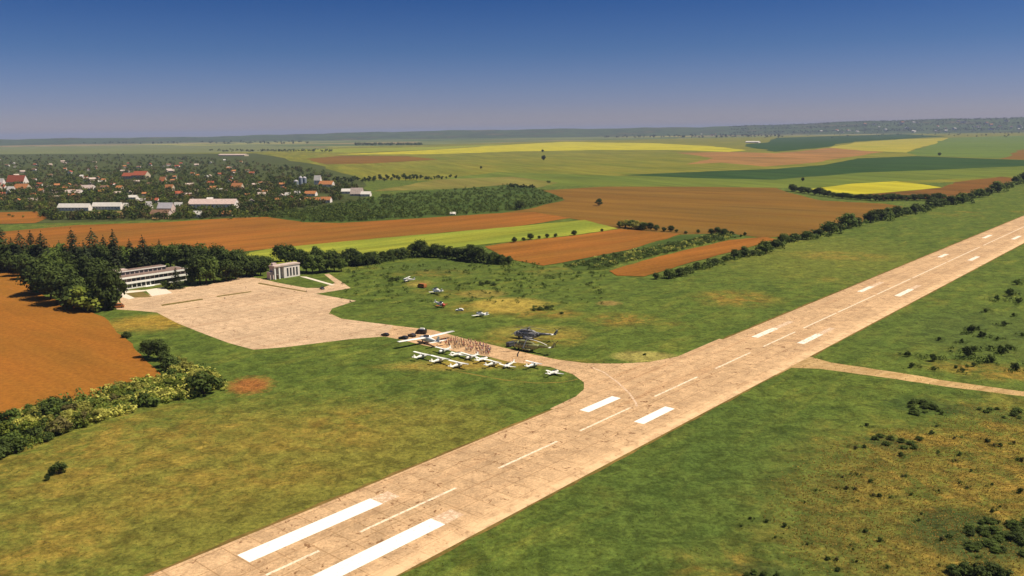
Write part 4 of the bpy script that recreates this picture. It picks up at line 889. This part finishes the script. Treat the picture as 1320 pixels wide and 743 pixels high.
# ------------------------------------------------------------------ vehicles
def car(body, label, px, py, ang, kind='car', extra=None, s=1.0):
    p = at(px, py); e = empty('van' if kind == 'van' else 'car', p, ang); tag(e, label, kind); e.scale = (s, s, s)
    if kind == 'van': prof = [(-2.4, .35), (2.4, .35), (2.45, .95), (2.05, 1.2), (1.35, 2.0), (-2.3, 2.05), (-2.42, 1.2)]; wd = .95
    else: prof = [(-2.2, .3), (2.15, .3), (2.2, .7), (1.9, .86), (.95, .95), (.25, 1.45), (-1.2, 1.48), (-1.9, 1.0), (-2.2, .9)]; wd = .87
    MB().prism(prof, -wd, wd).build('body', body, e, bevel=.06)
    g_ = MB()
    for sd_ in (-1, 1):
        y = sd_ * (wd + .012)
        q = [(1.5, 1.25), (1.2, 1.85), (-2.1, 1.88), (-2.15, 1.25)] if kind == 'van' else [(.78, .98), (.2, 1.36), (-1.12, 1.39), (-1.6, 1.02)]
        g_.face([(x, y, z) for x, z in (q if sd_ > 0 else q[::-1])])
    g_.build('side_window', M['glass'], e)
    ws = MB(); a, b = ((2.06, 1.22), (1.38, 1.97)) if kind == 'van' else ((.97, .97), (.29, 1.43))
    ws.face([(a[0] + .03, -.75, a[1] + .02), (a[0] + .03, .75, a[1] + .02), (b[0] + .03, .68, b[1] + .02), (b[0] + .03, -.68, b[1] + .02)]); ws.build('windscreen', M['glass'], e)
    for x in (-1.4, 1.4):
        for y in (-wd + .02, wd - .02):
            wh = MB(); wh.loft([(-.11, 0, 0, .34, .34), (.11, 0, 0, .34, .34)], 14, axis='y'); o = wh.build('wheel', M['rubber'], e); o.location = (x, y, .34)
    for y in (-.6, .6): MB().box(2.16, 2.24 if kind != 'van' else 2.47, y - .18, y + .18, .6, .75).build('headlight', M['white_paint'], e)
    if kind == 'van' and extra: MB().box(-1.6, .6, -.55, .55, 2.06, 2.6, top=(.2, .1)).build('roof_box', M['white_paint'], e)
    return e
tx = rz_of(-VD)
car(M['black'], 'black car alone at the left end of the taxiway', 496.5, 433, tx + .15)
car(M['black'], 'black car left of two on the taxiway above the long wing', 520, 437.2, tx + .3, s=1.1)
car(M['black'], 'black car right of two on the taxiway above the long wing', 531, 434, tx - .1, s=1.1)
car(M['black'], 'black van with a white box on its roof behind the long winged aircraft', 543, 430.5, tx + .5, 'van', True, 1.15)
car(M['black'], 'dark car on the road right of the small white building', 415.5, 373, tx + 2.9)
car(M['orange'], 'rusty brown van by the big tree left of the apron', 153, 397, .3, 'van', s=1.3)
car(M['dkgrey'], 'dark grey van parked left of the helicopters', 659, 446.5, rz_of(UD), 'van', s=1.05)
car(M['white_paint'], 'small white car alone on the meadow between two aircraft', 592.5, 401, tx + .7)
car(M['orange'], 'rusty orange van beside the white aircraft on the meadow', 544, 371, tx, 'van', s=1.35)

# ------------------------------------------------------------------ aircraft
def wing(mb, span, chord, x, z, tip=.75, th=.12, dih=0.0, sweep=0.0, m=0):
    hs = span / 2
    mb.loft([(-hs, x - sweep, z + dih, chord * tip / 2, th * .6), (-hs * .5, x - sweep * .4, z + dih * .5, chord * .47, th), (0, x, z, chord / 2, th), (hs * .5, x - sweep * .4, z + dih * .5, chord * .47, th), (hs, x - sweep, z + dih, chord * tip / 2, th * .6)], 10, m, 'y')
def wheelset(e, pts, r=.25):
    for x, y in pts:
        o = MB().loft([(-.08, 0, 0, r, r), (.08, 0, 0, r, r)], 12, axis='y').build('wheel', M['rubber'], e); o.location = (x, y, r)
        MB().tube([(0, 0, 0), (.0, -y * .5, r * 2.4)], .05, 5).build('landing_strut', M['silver'], o)
def plane(label, p, ang, span, length, high=True, body='white_paint', wingm='white_paint', tailm=None, nosem=None, chord=None, wz=None, group=None, fat=1.0, bi=False, name='light_aircraft'):
    e = empty(name, p, ang); tag(e, label, 'aircraft', group); k = length; ch = chord or span * .155
    r = k * .085 * fat; zc = r * 1.25 + .35
    fu = MB().loft([(k * .40, 0, zc - r * .1, r * .45, r * .45), (k * .34, 0, zc, r * .78, r * .8), (k * .2, 0, zc + r * .1, r, r * 1.05), (k * .02, 0, zc + r * .3, r * 1.0, r * 1.3), (-k * .18, 0, zc + r * .2, r * .72, r * .85), (-k * .42, 0, zc + r * .3, r * .35, r * .42), (-k * .58, 0, zc + r * .4, r * .14, r * .22)], 14, 0, 'x', p=2.4).build('fuselage', M[body], e, True)
    z = wz or (zc + r * 1.5 if high else zc - r * .55)
    w_ = MB(); wing(w_, span, ch, k * .08, z, .8, .05 + ch * .05, span * (.015 if high else .04)); w_.build('wing', M[wingm], e, True)
    if bi:
        w2 = MB(); wing(w2, span * .78, ch * .9, k * .06, zc - r * .5, .85, .12, .2); w2.build('wing', M[wingm], e, True)
        for s in (-1, 1): MB().tube([(k * .07, s * span * .32, zc - r * .3), (k * .07, s * span * .34, z)], .07, 5).build('wing_strut', M['silver'], e)
    elif high:
        for s in (-1, 1): MB().tube([(k * .08, s * r * .9, zc - r * .4), (k * .08, s * span * .27, z - .04)], .045, 5).build('wing_strut', M['silver'], e)
    t_ = MB(); wing(t_, span * .31, ch * .62, -k * .53, zc + r * .55, .7, .06); t_.build('tailplane', M[tailm or wingm], e, True)
    MB().prism([(-k * .42, zc + r * .5), (-k * .6, zc + r * .3), (-k * .62, zc + r * .4 + k * .17), (-k * .53, zc + r * .4 + k * .17)], -.05, .05).build('fin', M[tailm or body], e)
    MB().loft([(k * .245, 0, zc + r * .75, r * .6, r * .2), (k * .15, 0, zc + r * 1.05, r * .86, r * .5), (k * .0, 0, zc + r * 1.2, r * .82, r * .56), (-k * .09, 0, zc + r * 1.0, r * .5, r * .3)], 10).build('canopy', M['glass'], e, True)
    pr = MB().loft([(k * .40, 0, zc - r * .1, r * .3, r * .3), (k * .445, 0, zc - r * .1, .04, .04)], 10)
    for s in (0, 1):
        a = .6 + s * math.pi; d = Vector((0, math.cos(a), math.sin(a)))
        pr.face([(k * .42, d.y * .05 - d.z * .08, zc - r * .1 + d.z * .05 + d.y * .08), (k * .42, d.y * r * 1.6 - d.z * .06, zc + d.z * r * 1.6 + d.y * .06), (k * .42, d.y * r * 1.6 + d.z * .06, zc + d.z * r * 1.6 - d.y * .06), (k * .42, d.y * .05 + d.z * .08, zc - r * .1 + d.z * .05 - d.y * .08)])
    pr.build('propeller', M[nosem or 'dkgrey'], e)
    if nosem: MB().loft([(k * .405, 0, zc - r * .1, r * .5, r * .5), (k * .34, 0, zc, r * .82, r * .84), (k * .26, 0, zc + r * .06, r * .96, r * 1.0)], 14, p=2.4).build('engine_cowling', M[nosem], e, True)
    wheelset(e, ((k * .3, 0), (k * .02, r * 1.5), (k * .02, -r * 1.5)), .16 + k * .012)
    return e
aw = rz_of(UD)
sp = (at(557.5, 456.5, 2) - at(535, 453, 2)).length * 1.12
FR = [(544, 457), (566.5, 462), (590.5, 468.3)]
for i, (px, py) in enumerate(FR):
    p = at(px, py, 2.0); p.z = 0; p -= UD * .3
    plane(('white high winged light aircraft at the left end of the front row', 'white high winged light aircraft, second from the left in the front row', 'white high winged light aircraft, third from the left in the front row')[i], p, aw + R.uniform(-.05, .05), sp, sp * .72, group='light aircraft parked along the taxiway')
BKR = [(572, 451.3, 'white light aircraft at the left end of the back row beside the crowd'), (590, 456, 'white light aircraft, second from the left in the back row'), (607, 459.5, 'white light aircraft in the middle of the back row with people behind'), (622.5, 462.3, 'white light aircraft at the right end of the back row'),
       (635, 468.5, 'white light aircraft, fourth from the left in the front row'), (655, 470, 'white light aircraft standing by the taxiway edge below the crowd'), (687, 470, 'white light aircraft, last but one to the right on the taxiway edge'), (714, 479.5, 'white light aircraft farthest to the right by the taxiway bend')]
for i, (px, py, l) in enumerate(BKR):
    p = at(px, py, 1.4); p.z = 0
    plane(l, p, aw + (math.pi if i in (0, 2, 5) else 0) + R.uniform(-.08, .08), sp * (.86 if i < 4 else .8), sp * .68, high=i % 2 == 0, group='light aircraft parked along the taxiway', body='aged_white' if i % 3 == 1 else 'white_paint')
# long winged aircraft
a, b = at(513.5, 443, 2.6), at(585, 429, 2.6); wv = b - a; wv.z = 0; p = (a + b) / 2; p.z = 0
ang = rz_of(wv) + math.pi / 2
lp = plane('large white aircraft with a very long straight wing on the taxiway left of the crowd', p - Vector((math.cos(ang), math.sin(ang), 0)) * 1, ang, wv.length, 16, chord=2.9, wz=2.9, fat=.95, name='long_winged_aircraft')
# aircraft on the meadow
def mp(px, py): return at(px, py)
plane('white aircraft at the far left end of the meadow line', mp(526, 363.5), tx + .4, 9.5, 8.6, high=True, fat=1.2, bi=True)
plane('white aircraft with a tall tail behind the rusty orange van', mp(563, 379), tx - .25, 10.5, 11, high=False, fat=1.35)
plane('grey and red aircraft with its red nose to the right on the meadow', mp(568, 396), rz_of(VD) - .15, 8.5, 9.5, high=False, body='aged_white', nosem='red', wingm='red', tailm='white_paint', fat=1.3)
plane('white low winged aircraft on the dry meadow nearest the helicopters', mp(620, 408.5), tx - .1, 11.5, 9, high=False, fat=1.15)
# helicopters
def heli(label, p, ang, L, body, bladem, nosem, boomm, ph):
    e = empty('helicopter', p, ang); tag(e, label, 'helicopter'); k = L / 18.0
    S = lambda secs: [tuple(x * k for x in s_) for s_ in secs]
    MB().loft(S([(6.1, 0, 1.7, .5, .5), (5.6, 0, 1.8, 1.0, 1.0), (4.4, 0, 1.95, 1.25, 1.25), (2, 0, 2.0, 1.3, 1.3), (-2.5, 0, 2.0, 1.28, 1.28), (-4.6, 0, 2.3, .9, .95), (-5.4, 0, 2.5, .6, .65)]), 16, p=2.7).build('fuselage', M[body], e, True)
    MB().loft(S([(6.35, 0, 1.72, .2, .2), (5.95, 0, 1.75, .85, .85), (5.0, 0, 1.93, 1.2, 1.2)]), 16, p=2.5).build('nose', M[nosem], e, True)
    MB().loft(S([(5.75, 0, 2.35, .7, .3), (5.1, 0, 2.6, 1.12, .5), (4.3, 0, 2.75, 1.16, .42)]), 12).build('windscreen', M['glass'], e, True)
    MB().loft(S([(-5.2, 0, 2.55, .58, .6), (-9, 0, 2.85, .38, .42), (-12, 0, 3.1, .24, .28)]), 12).build('tail_boom', M[boomm], e, True)
    MB().prism(S([(-11, 3.2), (-12.2, 2.9), (-13.0, 5.0), (-12.3, 5.0)]), -.1 * k, .1 * k).build('fin', M[boomm], e)
    st = MB(); st.loft([(-1.7 * k, -11.0 * k, 3.15 * k, .45 * k, .06), (1.7 * k, -11.0 * k, 3.15 * k, .45 * k, .06)], 8, axis='y'); st.build('stabilizer', M['white_paint'], e)
    MB().loft(S([(3.6, 0, 3.45, .55, .3), (3.0, 0, 3.55, .85, .5), (.5, 0, 3.6, .9, .6), (-2.2, 0, 3.45, .7, .45), (-3.4, 0, 3.2, .3, .2)]), 12).build('engine_housing', M[body], e, True)
    hub = MB().loft([(4.0 * k, 0, 0, .3, .3), (4.75 * k, 0, 0, .45, .45), (4.9 * k, 0, 0, .2, .2)], 12, axis='z').build('rotor_hub', M['dkgrey'], e)
    for j in range(5):
        an = ph + j * 2 * math.pi / 5; d = Vector((math.cos(an), math.sin(an), 0)); n = Vector((-d.y, d.x, 0)); RL = 8.2 * k
        bm_ = MB(); prev = None
        for q in range(9):
            tt = q / 8; c = d * (.3 + RL * tt) + Vector((0, 0, 4.7 * k - 1.5 * k * tt ** 2)); w_ = .27 if q else .12
            cur = [c - n * w_, c + n * w_, c + n * w_ + Vector((0, 0, .07)), c - n * w_ + Vector((0, 0, .07))]
            if prev:
                for s_ in range(4): bm_.face([prev[s_], prev[(s_ + 1) % 4], cur[(s_ + 1) % 4], cur[s_]])
            prev = cur
        bm_.face(prev); bm_.build('rotor_blade', M[bladem if j == 0 else 'dkgrey'], e)
    tr = MB()
    for j in range(3):
        a_ = j * 2.094 + .4; d = Vector((math.cos(a_), 0, math.sin(a_))); n = Vector((-d.z, 0, d.x)) * .13; c = Vector((-12.7 * k, -.3, 4.8 * k))
        tr.face([c - n, c + n, c + n + d * 1.7 * k, c - n + d * 1.7 * k])
    tr.build('tail_rotor', M['dkgrey'], e)
    for s_ in (-1, 1):
        for j in range(4):
            x = (3.2 - j * 1.4) * k; y = s_ * 1.3 * k
            MB().loft([(y - .03, x, 2.35 * k, .3 * k, .3 * k), (y + .03, x, 2.35 * k, .3 * k, .3 * k)], 12, axis='y').build('window', M['glass'], e)
        MB().loft([(-2.4 * k, s_ * 1.5 * k, 1.0 * k, .38 * k, .38 * k), (1.6 * k, s_ * 1.5 * k, 1.0 * k, .38 * k, .38 * k)], 10).build('fuel_tank', M[body], e, True)
    wheelset(e, ((4.2 * k, 0), (-1.2 * k, 1.9 * k), (-1.2 * k, -1.9 * k)), .42 * k)
    return e
n1, t1 = at(663, 449.5), at(716, 459); dv = n1 - t1
heli('olive green helicopter parked nose left beside the taxiway, the nearer of two', n1.lerp(t1, 6.3 / 19.2), rz_of(dv), dv.length * 18 / 19.2, 'olive', 'sunlit_blade', 'camo', 'olive', math.pi + .12)
n2, t2 = at(663, 435.5), at(719, 441.5); dv = n2 - t2
heli('grey and black camouflaged helicopter with a pale nose, the farther of two', n2.lerp(t2, 6.3 / 19.2), rz_of(dv), dv.length * 18 / 19.2, 'camo', 'dkgrey', 'white_paint', 'camo', 1.1)

# ------------------------------------------------------------------ people
def body_mesh(pose):
    """one continuous skinned figure; pose: (arm spread, leg stride, lean)"""
    ar, st, ln = pose
    V = {'pel': (0, 0, .95, .135, .12), 'bel': (ln * .3, 0, 1.12, .13, .115), 'che': (ln * .6, 0, 1.34, .165, .125), 'nek': (ln, 0, 1.50, .055, .055), 'jaw': (ln + .02, 0, 1.60, .075, .08), 'top': (ln + .01, 0, 1.72, .075, .085)}
    E_l = [('pel', 'bel'), ('bel', 'che'), ('che', 'nek'), ('nek', 'jaw'), ('jaw', 'top')]
    for s, nm in ((-1, 'r'), (1, 'l')):
        k = st * s
        V['hip' + nm] = (0, .10 * s, .88, .095, .095); V['kne' + nm] = (k * .5 + .03, .11 * s, .49, .062, .062); V['ank' + nm] = (k, .11 * s, .09, .042, .045); V['toe' + nm] = (k + .17, .12 * s, .045, .04, .03)
        V['sho' + nm] = (ln * .8, .19 * s, 1.43, .06, .06); V['elb' + nm] = (ln * .5 - .02, (.24 + ar * .5) * s, 1.14, .043, .043); V['wri' + nm] = (ln * .5 + .08 + ar * .3, (.24 + ar * .4) * s, .90 + ar * .6, .03, .03); V['han' + nm] = (ln * .5 + .1 + ar * .4, (.25 + ar * .3) * s, .80 + ar * .75, .036, .026)
        E_l += [('pel', 'hip' + nm), ('hip' + nm, 'kne' + nm), ('kne' + nm, 'ank' + nm), ('ank' + nm, 'toe' + nm), ('che', 'sho' + nm), ('sho' + nm, 'elb' + nm), ('elb' + nm, 'wri' + nm), ('wri' + nm, 'han' + nm)]
    ks = list(V); me = bpy.data.meshes.new('person_base'); me.from_pydata([V[k][:3] for k in ks], [(ks.index(a), ks.index(b)) for a, b in E_l], [])
    o = bpy.data.objects.new('person_base', me); C.objects.link(o); o.modifiers.new('skin', 'SKIN')
    for i, k in enumerate(ks): me.skin_vertices[0].data[i].radius = V[k][3:]; me.skin_vertices[0].data[i].use_root = (k == 'pel')
    o.modifiers.new('sub', 'SUBSURF').levels = 1
    dg_ = bpy.context.evaluated_depsgraph_get(); m2 = bpy.data.meshes.new_from_object(o.evaluated_get(dg_)); m2.name = 'person'
    bpy.data.objects.remove(o, do_unlink=True)
    m2.materials.clear()
    for mt in (M['skin'], M['shirt'], M['jeans'], M['hair']): m2.materials.append(mt)
    for pl in m2.polygons:
        c = pl.center; z = c.z; pl.use_smooth = True
        pl.material_index = 3 if z > 1.66 or (z > 1.56 and c.x < ln - .01) or z < .1 else 0 if z > 1.49 else 1 if z > .93 and abs(c.y) < .30 and not (abs(c.y) > .21 and z < 1.12) else 0 if abs(c.y) > .19 and z > .7 else 2
    return m2
PM = [body_mesh(q) for q in ((0, .06, .02), (.12, .22, .04), (.3, .05, .0), (.05, .28, .05), (.2, .1, .1))]
SH = [((.55, .09, .06), 'red'), ((.66, .30, .27), 'pink'), ((.52, .36, .22), 'tan'), ((.70, .50, .26), 'sand coloured'), ((.06, .05, .06), 'black'), ((.70, .66, .62), 'white'), ((.22, .10, .08), 'brown'), ((.10, .13, .28), 'blue')]
def person(p, shirt, label, group=None):
    c, nm = SH[shirt]; o = bpy.data.objects.new('person', R.choice(PM)); C.objects.link(o); o.location = (p.x, p.y, .012); o.rotation_euler = (0, 0, R.uniform(0, 6.28)); o.scale = [R.uniform(.93, 1.05)] * 3
    o.color = (*c, 1); tag(o, label.format(nm), 'person', group); return o
CROWD = [(566, 442), (575, 437.5), (590, 437.5), (606, 440.5), (628, 446), (634, 452), (632, 458.5), (616, 457), (598, 452), (580, 448.5), (570, 446)]
n = 0
while n < 210:
    px, py = R.uniform(564, 636), R.uniform(436, 460)
    if not inpoly(px, py, CROWD): continue
    n += 1
    k = R.choices(range(8), (5, 4, 1, 1, 2, 1, 2, .5) if px < 582 else (1.5, 1, 3, 4, 2, 1, 2, .5) if px < 606 else (1, 5, 2, 1, 2, 2, 2, 1))[0]
    person(at(px, py), k, 'person in a {} top standing in the crowd on the taxiway', 'crowd: people in ' + SH[k][1] + ' tops')
for px, py, k, l in ((395, 377, 4, 'person in a {} top on the apron by the dry kerb strip'), (290, 387, 4, 'person in a {} top between the two grass strips on the apron'), (317, 372, 6, 'person in a {} top walking at the back of the apron'), (594.5, 437.2, 4, 'person in a {} top on the grass edge above the crowd'), (655, 444, 4, 'person in a {} top left of the grey van'), (665, 449, 6, 'person in a {} top before the green helicopter nose'), (668, 447, 5, 'person in a {} top beside the green helicopter')):
    person(at(px, py), k, l)

# ------------------------------------------------------------------ air
t = bpy.data.materials.new('haze_air'); t.use_nodes = True; t.node_tree.nodes.remove(t.node_tree.nodes['Principled BSDF'])
pv = t.node_tree.nodes.new('ShaderNodeVolumePrincipled'); pv.inputs['Color'].default_value = (.47, .56, .84, 1); pv.inputs['Density'].default_value = 4.2e-5; pv.inputs['Anisotropy'].default_value = .0
t.node_tree.links.new(pv.outputs[0], t.node_tree.nodes['Material Output'].inputs['Volume'])
tag(MB().box(-46000, 46000, -2600, 46000, -4.5, 215).build('haze', t), 'thin bluish air over the far plain', 'haze', None, 'stuff')
